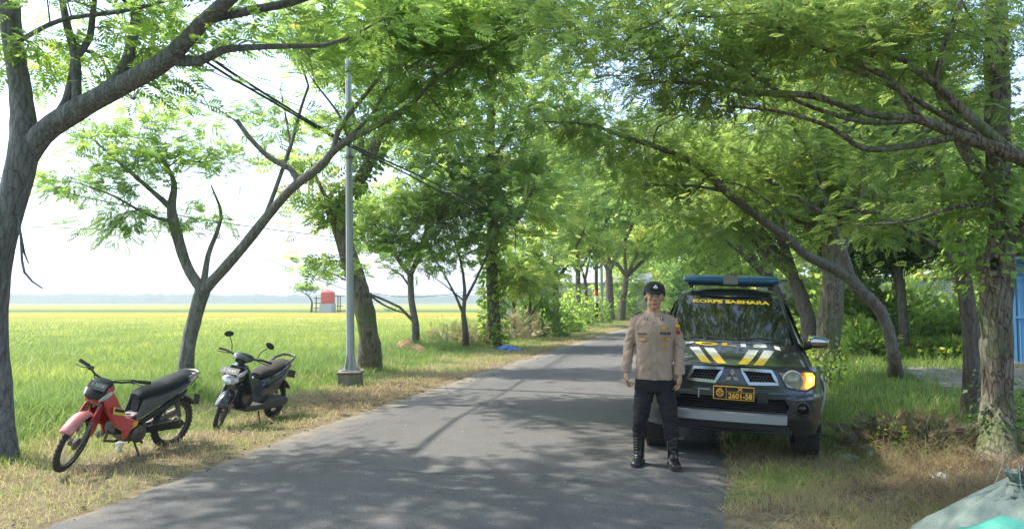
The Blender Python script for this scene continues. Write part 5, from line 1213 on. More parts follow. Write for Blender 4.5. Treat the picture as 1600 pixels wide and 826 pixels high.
# nose cowl, lamp and plate
m = MB(); profile(m, [(-.585, .735, .02, .02), (-.555, .745, .075, .05), (-.50, .765, .115, .072), (-.44, .79, .125, .08), (-.38, .81, .11, .075), (-.34, .82, .08, .05)], ST); cw = m.obj('headlight_cowl', REDP, bk)
m = MB(); profile(m, [(-.60, .75, .03, .012), (-.575, .765, .075, .03), (-.52, .80, .09, .042), (-.46, .83, .085, .035)], ST); m.obj('headlight', SEAT, cw)
for s in (-1, 1): m = MB(); profile(m, [(-.56, .745, .012, .018, s*.070), (-.51, .765, .016, .035, s*.098), (-.45, .79, .014, .035, s*.112), (-.41, .81, .008, .02, s*.112)], ST); m.obj('indicator', CLR, cw)
m = MB(); m.box((0, 0, 0), (.17, .006, .085), M=ST @ Matrix.Translation((0, -.535, .865)) @ Matrix.Rotation(radians(-48), 4, 'X')); np_ = m.obj('number_plate', GPL2, bk, bevel=.003)
TXTP = M_('faded_lettering', (.42, .42, .40), .6)
PM = ST @ Matrix.Translation((0, -.535, .865)) @ Matrix.Rotation(radians(-48), 4, 'X')
place_text('plate_number', 'S 5218', .045, lambda x, y: PM @ Vector((x, -.0045, y+.006)), TXTP, np_, .02, 1.0)
m = MB(); profile(m, [(-.49, .86, .075, .03), (-.42, .88, .09, .035), (-.36, .875, .07, .025)], ST); m.obj('dash', BLACKP, bk)
# handlebars
m = MB(); m.tube([(-.34, -.24, .945), (-.24, -.27, .93), (-.13, -.35, .90), (-.04, -.375, .885), (.04, -.375, .885), (.13, -.35, .90), (.24, -.27, .93), (.34, -.24, .945)], .0115, 8, M=ST); hb_ = m.obj('handlebar', BLKM, bk)
for s in (-1, 1):
    m = MB(); m.tube([(s*.25, -.265, .932), (s*.36, -.232, .949)], .018, 10, M=ST); m.obj('grip', RUBBER, hb_)
    m = MB(); m.box((s*.215, -.285, .925), (.045, .045, .04), M=ST); m.obj('switch_housing', BLACKP, hb_, bevel=.008)
    m = MB(); m.tube([(s*.22, -.31, .93), (s*.28, -.335, .925), (s*.36, -.31, .925)], [.007, .006, .005], 6, M=ST); m.obj('lever', RUST, hb_)
m = MB(); m.tube([(-.21, -.30, .94), (-.13, -.40, .93), (-.05, -.45, .84), (0, -.42, .76)], .005, 5, M=ST); m.tube([(.20, -.30, .94), (.10, -.42, .93), (.03, -.45, .84)], .005, 5, M=ST); m.obj('cable', RUBBER, bk)
# leg shield and lower fairing
m = MB()
for s in (-1, 1):
    m.loft([[(s*x0, y, z) for (y, z, x0) in [(-.42, .80, .05), (-.33, .82, .055), (-.26, .68, .085), (-.17, .52, .095), (-.02, .44, .085), (.03, .44, .08), (.00, .38, .09), (-.08, .33, .10), (-.12, .26, .11), (-.18, .27, .12), (-.20, .36, .13), (-.30, .42, .13), (-.38, .54, .12), (-.43, .66, .09)]],
            [(s*(x0+.035), y*1.0-.01, z) for (y, z, x0) in [(-.41, .78, .06), (-.34, .79, .06), (-.28, .67, .095), (-.19, .51, .105), (-.03, .43, .09), (.01, .425, .085), (-.02, .385, .095), (-.09, .345, .105), (-.125, .28, .11), (-.17, .29, .12), (-.19, .37, .13), (-.29, .43, .13), (-.365, .55, .12), (-.415, .66, .09)]]])
ls = m.obj('leg_shield', REDP, bk, bevel=.006)
DEC = M_('decal_yellow', (.75, .62, .12), .5)
for s in (-1, 1):
    m = MB(); m.grid([[(s*.150, -.36, .64), (s*.147, -.22, .59)], [(s*.162, -.37, .57), (s*.148, -.20, .52)]]); dc = m.obj('decal', DEC, ls, fix=False)
    m = MB(); m.grid([[(s*.1535, -.34, .622), (s*.151, -.23, .588)], [(s*.159, -.35, .59), (s*.152, -.215, .556)]]); m.obj('decal_mark', BLACKP, dc, fix=False)
    m = MB(); m.grid([[(s*.135, -.10, .42), (s*.128, .00, .435)], [(s*.142, -.115, .36), (s*.134, -.02, .385)]]); m.obj('decal', GOLD, ls, fix=False)
m = MB(); m.tube([(0, -.40, .76), (0, -.30, .62), (0, -.14, .46), (0, .05, .43), (0, .16, .52)], [.05, .055, .055, .05, .045], 10); m.obj('frame', GPL2, bk)
m = MB(); m.loft([[(-.06, y, z), (.06, y, z), (.06, y, z-.02), (-.06, y, z-.02)] for y, z in [(-.36, .80), (-.28, .67), (-.16, .51), (-.03, .475), (.05, .50)]]); m.obj('step_trim', FADE, bk)
# engine
m = MB(); profile(m, [(-.13, .32, .07, .08), (-.05, .30, .10, .11), (.06, .30, .115, .115), (.15, .31, .10, .09), (.20, .31, .06, .05)]); m.tube([(0, -.22, .37), (0, -.08, .34)], [.055, .06], 12); m.lathe([(.09, -.14), (.09, .14), (.07, .15), (.001, .152)], (0, .02, .29), 'x', 22); en = m.obj('engine', ENG, bk)
m = MB()
for k in range(7): m.lathe([(.072, -.004), (.072, .004)], (0, -.22+.022*k, .37-.005*k), 'y', 14)
m.obj('cooling_fin', ENG, en)['kind'] = 'stuff'
m = MB(); m.tube([(.0, -.24, .34), (-.05, -.22, .22), (-.09, -.05, .17), (-.12, .2, .20), (-.13, .35, .25)], .016, 8); m.tube([(-.13, .33, .25), (-.14, .80, .36)], [.035, .045], 14); m.obj('exhaust', RUST, bk)
m = MB(); m.tube([(.09, .10, .30), (.085, .60, .29)], .018, 6, flat=1.6); m.prism([(.16, .34), (.62, .34), (.68, .29), (.62, .24), (.16, .27)], .08, .105); m.tube([(-.09, .10, .30), (-.085, .62, .29)], .018, 6); m.obj('swing_arm', BLKM, bk)
for s in (-1, 1):
    m = MB(); m.tube([(s*.105, .60, .30), (s*.11, .52, .60)], .010, 8); 
    for k in range(9): m.torus((0, 0, 0), .024, .006, 'z', 12, 5, M=Matrix.Translation((s*.107, .575-.009*k, .39+.021*k)))
    m.obj('shock_absorber', RUST, bk)
m = MB(); m.tube([(.10, .05, .22), (.17, .05, .20)], .012, 8); m.tube([(-.17, .05, .20), (-.10, .05, .22)], .012, 8); m.tube([(.10, .42, .30), (.18, .43, .30)], .011, 8); m.tube([(.09, -.02, .24), (.16, -.12, .23)], .008, 6); m.obj('footrest', RUBBER, bk)
m = MB(); m.tube([(.09, .02, .20), (.16, .06, .02), (.17, .05, -.02)], .010, 6); m.obj('side_stand', BLKM, bk)
m = MB(); profile(m, [(.04, .57, .05, .08), (.15, .60, .08, .09), (.35, .64, .10, .09), (.55, .71, .10, .08), (.70, .78, .075, .04)]); m.obj('under_seat_box', BLACKP, bk)
# seat, side covers, tail
m = MB(); profile(m, [(.02, .66, .06, .03), (.06, .68, .085, .05), (.16, .71, .10, .046), (.30, .735, .115, .048), (.48, .78, .125, .048), (.62, .82, .115, .042), (.71, .84, .085, .03), (.735, .845, .05, .012)], n=18); m.obj('seat', SEAT, bk)
m = MB()
for s in (-1, 1):
    m.loft([[(s*.085, y, z) for y, z in [(.05, .64), (.12, .65), (.30, .67), (.50, .72), (.70, .80), (.64, .72), (.46, .625), (.25, .54), (.08, .46), (-.02, .43)]], [(s*.118, y, z) for y, z in [(.07, .63), (.13, .64), (.30, .66), (.50, .71), (.66, .775), (.61, .715), (.45, .63), (.25, .55), (.09, .475), (.01, .445)]]])
m.obj('side_cover', GPL2, bk, bevel=.008)
m = MB()
for s in (-1, 1): m.loft([[(s*.10, y, z) for y, z in [(-.01, .42), (.25, .53), (.46, .615), (.64, .71), (.62, .66), (.46, .54), (.25, .45), (.04, .38)]], [(s*.130, y, z) for y, z in [(.01, .42), (.25, .52), (.46, .60), (.61, .69), (.60, .66), (.46, .55), (.25, .46), (.05, .39)]]])
m.obj('lower_side_cover', BLACKP, bk, bevel=.006)
m = MB(); m.tube([(-.09, .55, .80), (-.11, .68, .85), (-.09, .79, .865), (0, .82, .87), (.09, .79, .865), (.11, .68, .85), (.09, .55, .80)], .013, 8); m.obj('grab_rail', STEEL, bk)
m = MB(); profile(m, [(.66, .76, .09, .05), (.75, .79, .075, .045), (.82, .82, .05, .03)]); tl = m.obj('tail_cover', FADE, bk); m = MB(); profile(m, [(.80, .80, .055, .03), (.845, .80, .045, .02)]); m.obj('tail_lamp', RED, tl)
m = MB(); fender(m, ry_, R1, R1+.05, 70, 150, .065, None, 14); m.box((0, .92, .52), (.07, .012, .12)); m.obj('rear_fender', BLACKP, bk, fix=False)
# ---- black scooter
sc_ = thing('scooter', 'black automatic scooter with mirrors and a dusty brown seat, parked behind the red motorcycle', 'scooter', (-5.86, 8.50, float(hgt(-5.86, 8.5))))
sc_.rotation_euler = (0, radians(9), radians(1)); sc_.scale = (.96, .96, .95); R2 = .262; fy_, ry_ = -.60, .60
ax = Vector((0, .42, .91)).normalized(); H = Vector((0, -.42, .72)); ST = Matrix.Translation(H) @ Matrix.Rotation(radians(22), 4, ax) @ Matrix.Translation(-H)
bikewheel(sc_, (0, fy_, R2), R2, .042, ST, rimmat=RUST, cast=5); bikewheel(sc_, (0, ry_, R2), R2, .050, rimmat=BLKM, cast=5)
m = MB()
for s in (-1, 1): m.tube([(s*.07, fy_, R2), (s*.07, -.50, .52)], .019, 10, M=ST)
m.obj('fork', RUST, sc_)
m = MB(); fender(m, fy_, R2, R2+.035, 25, 125, .07, ST, 14, .05); q = m.obj('front_fender', SCOOT, sc_, fix=False); s_ = q.modifiers.new('s', 'SOLIDIFY'); s_.thickness = .006
m = MB()
for s in (-1, 1): m.prism([(-.62, .40), (-.55, .58), (-.44, .60), (-.42, .42), (-.50, .34)], s*.07, s*.095, M=ST)
m.obj('fork_cover', SCOOT, sc_, bevel=.01)
m = MB()   # apron
m.loft([[(x, y, z) for x, y, z in [(0, -.50, .86), (.10, -.46, .86), (.17, -.40, .74), (.21, -.34, .56), (.19, -.28, .36), (.12, -.30, .27), (0, -.33, .25), (-.12, -.30, .27), (-.19, -.28, .36), (-.21, -.34, .56), (-.17, -.40, .74), (-.10, -.46, .86)]],
        [(x*.85, y+.12, z) for x, y, z in [(0, -.50, .88), (.10, -.46, .87), (.17, -.42, .74), (.21, -.40, .56), (.19, -.34, .36), (.12, -.34, .27), (0, -.33, .25), (-.12, -.34, .27), (-.19, -.34, .36), (-.21, -.40, .56), (-.17, -.42, .74), (-.10, -.46, .87)]]])
ap = m.obj('apron', SCOOT, sc_, bevel=.015)
m = MB(); profile(m, [(-.60, .66, .03, .03), (-.575, .68, .10, .06), (-.50, .71, .145, .085), (-.42, .74, .14, .09), (-.36, .76, .09, .06)]); nl = m.obj('front_cowl', SCOOT, sc_)
m = MB(); profile(m, [(-.612, .665, .05, .045), (-.585, .675, .105, .06), (-.54, .69, .12, .06)]); m.obj('headlight', CLR, nl)
for s in (-1, 1): m = MB(); profile(m, [(-.57, .73, .012, .02, s*.10), (-.50, .77, .012, .03, s*.135), (-.42, .80, .008, .02, s*.13)]); m.obj('indicator', CLR, nl)
PM = Matrix.Translation((0, -.60, .80)) @ Matrix.Rotation(radians(-38), 4, 'X'); m = MB(); m.box((0, 0, 0), (.27, .006, .095), M=PM); np_ = m.obj('number_plate', GPL2, sc_, bevel=.003)
place_text('plate_number', 'S 3641', .052, lambda x, y: PM @ Vector((x, -.0045, y)), TXTP, np_, .02, 1.3)
m = MB(); profile(m, [(-.50, .93, .07, .03), (-.45, .96, .12, .045), (-.38, .975, .14, .05), (-.30, .96, .09, .035)], ST); hbs = m.obj('handlebar_cover', SCOOT, sc_)
m = MB(); m.tube([(0, -.44, .80), (0, -.40, .95)], .045, 10, M=ST); m.obj('steering_column', BLACKP, sc_)
for s in (-1, 1):
    m = MB(); m.tube([(s*.12, -.38, .97), (s*.24, -.34, .985), (s*.35, -.29, .97)], [.014, .016, .018], 10, M=ST); m.obj('grip', RUBBER, hbs)
    m = MB(); m.tube([(s*.17, -.42, .98), (s*.25, -.44, .97), (s*.35, -.39, .955)], [.008, .007, .005], 6, M=ST); m.obj('lever', BLKM, hbs)
    m = MB(); m.tube([(s*.17, -.38, 1.0), (s*.19, -.39, 1.09), (s*.25, -.37, 1.17)], .006, 6, M=ST); mi = m.obj('mirror', BLKM, sc_); m = MB(); m.ell((s*.275, -.365, 1.205), (.062, .012, .040), 16, 8, M=ST, rot=Matrix.Rotation(radians(-22*s), 3, 'Y').transposed()); m.obj('mirror_head', BLACKP, mi)
m = MB(); m.loft([[(x, y, z0+zz) for x, zz in [(.12, 0), (.16, .03), (.16, .09), (-.16, .09), (-.16, .03), (-.12, 0)]] for y, z0 in [(-.30, .24), (-.1, .22), (.12, .22)]]); m.obj('floorboard', GPL, sc_, bevel=.01)
m = MB(); profile(m, [(.04, .44, .12, .20), (.10, .46, .15, .22), (.25, .52, .165, .20), (.45, .58, .15, .17), (.62, .66, .12, .12), (.76, .74, .07, .06)]); sb = m.obj('side_body', SCOOT, sc_)
m = MB(); profile(m, [(.02, .68, .08, .03), (.06, .70, .11, .055), (.16, .72, .13, .06), (.28, .725, .14, .055), (.36, .755, .14, .06), (.52, .79, .135, .055), (.68, .82, .10, .035), (.73, .83, .06, .015)], n=18); m.obj('seat', SEATB, sc_)
m = MB(); m.tube([(-.12, .50, .80), (-.14, .66, .86), (-.10, .80, .90), (0, .83, .905), (.10, .80, .90), (.14, .66, .86), (.12, .50, .80)], .015, 8, flat=1.3); m.obj('grab_rail', GPL2, sc_)
for s in (-1, 1): m = MB(); m.tube([(s*.155, .10, .60), (s*.16, .40, .68), (s*.13, .66, .78)], [.012, .02, .012], 8); m.obj('trim_strip', GPL2, sb)
m = MB(); profile(m, [(.10, .27, .09, .07), (.30, .28, .10, .08), (.60, .28, .085, .08), (.70, .28, .05, .05)]); m.obj('engine', ENG, sc_)
m = MB(); m.prism([(.10, .33), (.60, .34), (.72, .30), (.70, .22), (.55, .19), (.12, .21)], .09, .15); m.obj('belt_cover', GPL, sc_, bevel=.02)
m = MB(); m.tube([(-.13, .15, .24), (-.15, .80, .30)], [.045, .055], 14); m.obj('exhaust', BLKM, sc_)
m = MB(); m.tube([(.11, .60, .28), (.12, .55, .58)], [.02, .025], 8); m.obj('shock_absorber', BLKM, sc_)
m = MB(); fender(m, ry_, R2, R2+.06, 80, 155, .07, None, 10); m.box((0, .90, .62), (.17, .008, .11)); m.obj('rear_fender', BLACKP, sc_, fix=False)
m = MB(); profile(m, [(.74, .76, .08, .04), (.80, .77, .06, .03)]); m.obj('tail_lamp', RED, sc_)
m = MB(); m.tube([(.10, .05, .20), (.19, .02, -.02)], .010, 6); m.obj('side_stand', BLKM, sc_)

# ================================================================ street furniture and other things
GALV = M_('galvanised_steel', (.34, .36, .37), .5, .55, var=(5, (.42, .44, .45), .35), bump=(40, .1, .002))
CONC = M_('old_concrete', (.27, .235, .19), .95, bump=(20, .6, .01), var=(3, (.13, .13, .08), .12))
lb = gb(548, 600, .1); lp = thing('lamp_post', 'tall grey galvanised steel lamp post bolted to a mossy concrete block', 'lamp post', (lb[0], lb[1], float(hgt(lb[0], lb[1])))); lp.scale = (.86, .86, 1); lp.rotation_euler = (radians(.3), radians(-1.0), radians(20))
m = MB(); m.box((0, 0, .06), (.50, .50, .40)); m.box((0, 0, .285), (.56, .56, .05)); v_ = m.obj('plinth', CONC, lp, bevel=.03)
m = MB(); m.box((0, 0, .325), (.36, .36, .025)); m.obj('base_plate', GALV, lp)
m = MB()
for k in range(4): m.prism([(.05, .335), (.17, .335), (.09, .65), (.06, .65)], -.008, .008, M=Matrix.Rotation(k*pi/2+pi/4, 4, 'Z')); 
m.obj('gusset', GALV, lp, smooth=False)
m = MB()
for k in range(4): a = k*pi/2+.0; m.lathe([(.018, .33), (.018, .375), (.001, .375)], (.16*cos(a), .16*sin(a), 0), 'z', 6)
m.obj('anchor_bolt', GALV, lp)['kind'] = 'stuff'
m = MB(); m.loft([ring((0, 0, z), r_, r_, 8) for z, r_ in ((.335, .092), (2.5, .083), (5, .072), (8.2, .055))]); m.obj('pole', GALV, lp, ang=20)
m = MB(); m.lathe([(.096, 0), (.11, 0), (.11, .05), (.094, .05)], (0, 0, 4.35), 'z', 12); m.obj('clamp_band', STEEL, lp); m = MB(); m.lathe([(.096, 0), (.11, 0), (.11, .05), (.094, .05)], (0, 0, 4.72), 'z', 12); m.obj('clamp_band', STEEL, lp)
m = MB(); m.tube([(0, 0, 8.1), (.3, 0, 8.6), (1.4, 0, 8.9)], .035, 8); ar = m.obj('lamp_arm', GALV, lp); m = MB(); m.loft([ring((1.3, 0, 8.88), .05, .04), ring((1.4, 0, 8.9), .10, .12), ring((1.9, 0, 8.93), .10, .12)], M=None); m.obj('lamp_head', GALV, lp)
# second, far pole with a painted utility pole beside it
p2 = gb(935, 505, .1); hz = float(hgt(p2[0], p2[1]))
sp = thing('steel_pole', 'thin pale steel pole just right of the dark pole with the red and white band', 'pole', (p2[0]+.25, p2[1], hz-.02)); m = MB(); m.loft([ring((0, 0, z), r_, r_, 8) for z, r_ in ((0, .11), (9, .07))]); m.obj('shaft', GALV, sp); m = MB(); m.box((0, 0, .1), (.5, .5, .3)); m.obj('footing', CONC, sp)
up = thing('utility_pole', 'dark utility pole with a red and white painted band at the road bend', 'utility pole', (p2[0]-.12, p2[1]-.1, hz-.02)); m = MB(); m.loft([ring((0, 0, z), r_, r_, 12) for z, r_ in ((0, .14), (9.5, .10))]); m.obj('shaft', M_('tarred_concrete', (.05, .045, .042), .9), up)
m = MB(); m.loft([ring((0, 0, z), r_+.006, r_+.006, 12) for z, r_ in ((1.62, .134), (2.10, .132))]); m.obj('white_band', M_('band_white', (.75, .74, .72), .7), up)
m = MB(); m.loft([ring((0, 0, z), r_+.006, r_+.006, 12) for z, r_ in ((2.105, .132), (2.5, .130))]); m.obj('red_band', M_('band_red', (.55, .05, .04), .7), up)
# cables
WIRE = M_('cable_black', (.012, .012, .013), .6)
def cable(label, pts, r, sag=0, n=1, sep=.05):
    S = spline(np.array(pts), 1.0); m = MB()
    for k in range(n):
        o = np.array([0, 0, sep*k]); ph = k*1.7
        w_ = np.array([[.03*sin(i*.25+ph), 0, .035*sin(i*.33+ph)] for i in range(len(S))])*(n > 1)
        m.tube(S+o+w_, r*(1-.25*(k % 2)), 6, caps=False)
    return tag(m.obj('overhead_cable', WIRE), label, 'cable', None)
cable('thick bundle of black cables sweeping down past the lamp post to the ivy-clad tree', [P(140, -40, 7.5), P(300, 85, 9.0), P(420, 160, 11), P(545, 232, 13.4), P(640, 276, 17), P(760, 336, 24)], .017, n=3, sep=.07)
cable('pair of thin cables crossing the white sky above the slanting tree', [P(60, -30, 9), P(340, 120, 12), P(470, 170, 15), P(560, 215, 19), P(700, 300, 30)], .009, n=2, sep=.22)
cable('single wire slanting down from the left edge behind the slanting tree', [P(-200, 250, 11), P(0, 278, 12.5), P(150, 312, 14), P(310, 342, 16), P(500, 368, 19.5), P(620, 380, 23)], .012)
cable('nearly level wire crossing low over the paddies at the left', [P(-200, 340, 16), P(25, 353, 18), P(260, 362, 21), P(420, 372, 24)], .011)
cable('thin wire drooping towards the red water tank behind the lamp post', [P(300, 350, 22), P(400, 398, 24), P(540, 452, 25), P(620, 463, 26), P(700, 460, 28), P(800, 440, 33)], .010)
# heap of soil, straw, log, litter
def heap(name, label, cat, c, rx, ry, h, mat, seed, kind=None):
    m = MB(); A = []
    for i in range(15):
        u = i/14; A.append([(rx*u*cos(a)*(1+.12*noise.noise(Vector((cos(a)*2, sin(a)*2, seed)))), ry*u*sin(a), h*(1-u**1.6)*(1+.25*noise.noise(Vector((u*4*cos(a), u*4*sin(a), seed))))-.04*u) for a in np.linspace(0, 2*pi, 37)[:-1]])
    m.grid(A, cv=True); o = m.obj(name, mat, fix=False); o.location = c; return tag(o, label, cat, None, kind)
SOIL = M_('brown_soil', (.30, .17, .085), 1, bump=(25, 1, .03), var=(7, (.40, .26, .14), .3))
g = G(634, 552); heap('soil_heap', 'low heap of bare brown soil at the foot of the slender forked tree', 'soil heap', (g[0], g[1], float(hgt(g[0], g[1]))), .95, .9, .62, SOIL, 3)
def straw(name, label, cx, cy, sx, sy, n, tint, L=(.08, .3), up=1):
    p = np.column_stack([rng.normal(cx, sx, n), rng.normal(cy, sy, n)]); p = p if name == 'fallen_leaves' else p[(p[:, 0] < -4.75) | (p[:, 0] > .25)]; n = len(p); z = np.where((p[:, 0] > -4.5) & (p[:, 0] < .1), .012+.03*(1-((p[:, 0]+2.3)/2.4)**2).clip(0), hgt(p[:, 0], p[:, 1]))+rng.uniform(.005, .05, n)
    a = rng.uniform(0, 2*pi, n); l = rng.uniform(*L, n); w_ = rng.uniform(.002, .006, n)*np.hypot(cx, cy)/9; dx, dy = np.cos(a)*l/2, np.sin(a)*l/2; ex, ey = -np.sin(a)*w_, np.cos(a)*w_; dz = rng.normal(0, .03, n)*up; z = z if up else z-.004
    V = np.stack([np.column_stack([p[:, 0]-dx-ex, p[:, 1]-dy-ey, z-dz]), np.column_stack([p[:, 0]+dx-ex, p[:, 1]+dy-ey, z+dz]), np.column_stack([p[:, 0]+dx+ex, p[:, 1]+dy+ey, z+dz]), np.column_stack([p[:, 0]-dx+ex, p[:, 1]-dy+ey, z-dz+.004])], 1).reshape(-1, 3)
    return tag(arrays(name, V, np.arange(n*4).reshape(-1, 4), None, GRASS, None, np.repeat(np.clip(rng.normal(tint, .1, n), 0, 1), 4)), label, None, kind='stuff')
g = G(530, 622); straw('straw_litter', 'dry straw and stalks spread on the verge between the scooter and the lamp post', g[0], g[1], .55, .9, 2600, .14)
g = G(620, 600); straw('straw_litter', 'brown leaf litter right of the lamp post block', g[0], g[1], .5, 1.3, 1300, .12, (.05, .15))
straw('leaf_litter', 'brown dead fern litter by the thick rough-barked tree', 2.2, 7.2, .8, 1.0, 2600, .05, (.04, .22))
straw('leaf_litter', 'dry grass stalks fallen on the right verge', 1.2, 5.2, .8, 1.3, 1600, .35, (.04, .2))
m = MB(); S = bark_tube(m, [(-6.95, 7.15, .0, .05), (-6.75, 7.28, .13, .045), (-6.6, 7.38, .22, .035), (-6.42, 7.5, .30, .015)], 8, .15); bark_tube(m, [(-6.8, 7.25, .09, .035), (-6.62, 7.36, .14, .03), (-6.5, 7.5, .15, .012)], 8, .15); tag(m.obj('dead_log', BARK), 'broken dead branch leaning in the grass just right of the large left tree', 'log')
WP = M_('white_plastic', (.72, .72, .70), .45, bump=(30, .6, .01)); BP = M_('blue_plastic', (.08, .22, .62), .4, bump=(20, .6, .01)); GP = M_('grey_plastic_film', (.42, .45, .43), .5, bump=(30, .8, .01))
def crumple(name, label, cat, x, y, r, mat, seed, fl=.5, parent=None):
    bm = bmesh.new(); bmesh.ops.create_icosphere(bm, subdivisions=3, radius=1)
    for v in bm.verts:
        k = 1+.45*noise.noise(v.co*2.0+Vector((seed, 0, 0)))+.22*noise.noise(v.co*5+Vector((0, seed, 0))); v.co = Vector((v.co.x*r*k*1.2, v.co.y*r*k, max(-.2, v.co.z)*r*k*fl))
    me = bpy.data.meshes.new(name); bm.to_mesh(me); bm.free(); me.materials.append(mat); o = link(name, me); o.location = (x, y, float(hgt(x, y))+r*fl*.2); return tag(o, label, cat)
def at(px, py): g = G(px, py); return g[0], g[1]
crumple('plastic_litter', 'white scrap of plastic lying on dry litter left of the thick tree', 'litter', *at(1470, 738), .085, WP, 1, .35)
crumple('plastic_litter', 'grey crumpled plastic bag half buried beside the fern litter', 'litter', *at(1326, 708), .095, GP, 2, .4)
crumple('plastic_litter', 'small pale green plastic bag with an upright knot in the litter', 'litter', *at(1362, 708), .06, GP, 3, 1.1)
crumple('plastic_litter', 'small pale scrap on the ground behind the dark fern litter', 'litter', *at(1442, 692), .06, WP, 4, .3)
crumple('plastic_litter', 'thin pale strip of torn wrapping on the right verge nearest the road', 'litter', *at(1396, 770), .05, GP, 5, .25)
crumple('plastic_bag', 'blue plastic bag dropped on the far left verge', 'plastic bag', *at(790, 545), .24, BP, 6, .55)
crumple('plastic_bag', 'second blue plastic bag with a white scrap, just right of the first', 'plastic bag', *at(804, 546), .18, BP, 7, .45)
cx_, cy_ = at(187, 703)
for k, (dx, dy, lb_) in enumerate(((0, 0, 'crumpled white paper cup under the red motorcycle engine'), (.22, .25, 'small white cup lying just behind the other under the red motorcycle'))):
    cu_ = thing('paper_cup', lb_, 'cup', (cx_+dx, cy_+dy, float(hgt(cx_+dx, cy_+dy)))); sc0 = 1-.35*k
    m = MB(); m.lathe([(.032*sc0, 0), (.040*sc0, .045*sc0), (.037*sc0, .06*sc0), (.046*sc0, .10*sc0), (.043*sc0, .10*sc0), (.034*sc0, .055*sc0), (.029*sc0, .008)], (0, 0, 0), 'z', 16); m.v[-1] += np.array([[.004*noise.noise(Vector(v*40)) for _ in range(3)] for v in m.v[-1]]); m.obj('cup_wall', WP, cu_)
    m = MB(); m.torus((0, 0, .10*sc0), .045*sc0, .003, 'z', 16, 5); m.obj('lip', WP, cu_)
straw('fallen_leaves', 'small dry leaves scattered over the asphalt', -1.6, 8, 1.6, 4, 420, .3, (.008, .022), 0)
gp = np.concatenate([np.column_stack([rng.normal(XL_, .13, 260), rng.uniform(3.2, 22, 260)]) for XL_ in (-4.8, .12)] + [np.column_stack([rng.uniform(-4.5, 0, 120), rng.uniform(3.3, 12, 120)])])
m = MB()
for (x, y) in gp:
    s_ = rng.uniform(.006, .018)*(1 if abs(x+2.3) > 2.1 else .6); m.ell((x, y, s_*.4+(.0 if abs(x+2.3) > 2.3 else .012)), (s_, s_*rng.uniform(.7, 1.2), s_*.7), 5, 4)
tag(m.obj('gravel', CONC, fix=False, smooth=False), 'loose pebbles along both edges of the asphalt', None, kind='stuff')
# sacks in the near right corner
m_, t, b_, pos = base('sack_film'); tc = t.nodes.new('ShaderNodeTexCoord')
wv = t.nodes.new('ShaderNodeTexWave'); wv.inputs['Scale'].default_value = 60; t.links.new(tc.outputs['Object'], wv.inputs['Vector'])
t.links.new(ramp(t, noise_n(t, pos, 5, 4), [(.3, (.19, .24, .21)), (.62, (.30, .37, .33))]), b_.inputs['Base Color']); b_.inputs['Roughness'].default_value = .35; b_.inputs['Transmission Weight'].default_value = .15; bump_(t, b_, noise_n(t, pos, 14, 8, .7, .8), .9, .04); SACK = m_
TEAL = M_('teal_woven', (.045, .26, .205), .6, bump=(12, .8, .03), var=(4, (.08, .34, .27), .3))
c = P(1600, 960, 3.3); c[2] = 0
sk = thing('sack', 'pale green translucent sack tied with a knot at the top, in the near right corner', 'sack', (c[0], c[1], 0))
b = MB(); A = []
for k in range(15):
    z = .76*(k/14)**.8; u = z/.76; rr = float(np.interp(z, [0, .1, .35, .5, .6, .68, .73, .76], [.42, .50, .50, .42, .28, .15, .07, .03]))
    A.append([(rr*cos(a)*(1+.06*noise.noise(Vector((cos(a)*2, sin(a)*2, z*3)))+.045*sin(a*17)*u**3), rr*.8*sin(a)*(1+.045*sin(a*17)*u**3), z+.03*noise.noise(Vector((cos(a)*3, sin(a)*3, z*2)))) for a in np.linspace(0, 2*pi, 57)[:-1]])
b.loft(A); b.obj('sack_body', SACK, sk)
b = MB(); b.lathe([(.06, .70), (.026, .735), (.024, .755), (.040, .785), (.046, .80), (.034, .79), (.018, .76)], (-.02, -.03, 0), 'z', 18); b.v[-1][:, :2] += .010*np.sin(b.v[-1][:, 2:3]*160+b.v[-1][:, :1]*190+b.v[-1][:, 1:2]*120); b.obj('tied_neck', SACK, sk)
b = MB(); b.torus((-.02, -.03, .745), .028, .008, 'z', 16, 6)
for k in range(7): a = k*.9; b.tube([(-.02+.02*cos(a), -.03+.02*sin(a), .75), (-.02+.07*cos(a), -.03+.07*sin(a), .80+.01*k), (-.02+.12*cos(a), -.03+.12*sin(a), .74)], .0022, 5)
b.obj('string', SACK, sk)
c2 = P(1612, 960, 2.8); s2 = thing('sack', 'teal woven sack lying in front of the pale green one at the bottom right', 'sack', (c2[0]+.02, c2[1], 0))
b = MB(); A = []
for k in range(17):
    u = k/16; x = -.36+.72*u; rr = .335*(1-abs(2*u-1)**3.0)**.5+.01
    A.append([(x, rr*.95*cos(a), .375+rr*sin(a)*(1+.05*noise.noise(Vector((x*6, cos(a)*2, sin(a)*2))))+.012*sin(x*30+a*3)) for a in np.linspace(0, 2*pi, 33)[:-1]])
b.loft(A); b.obj('sack_body', TEAL, s2); b = MB()
b.tube([(-.3, -.08, .60), (0, -.10, .683), (.3, -.08, .60)], .004, 5); b.obj('seam', WP, s2)
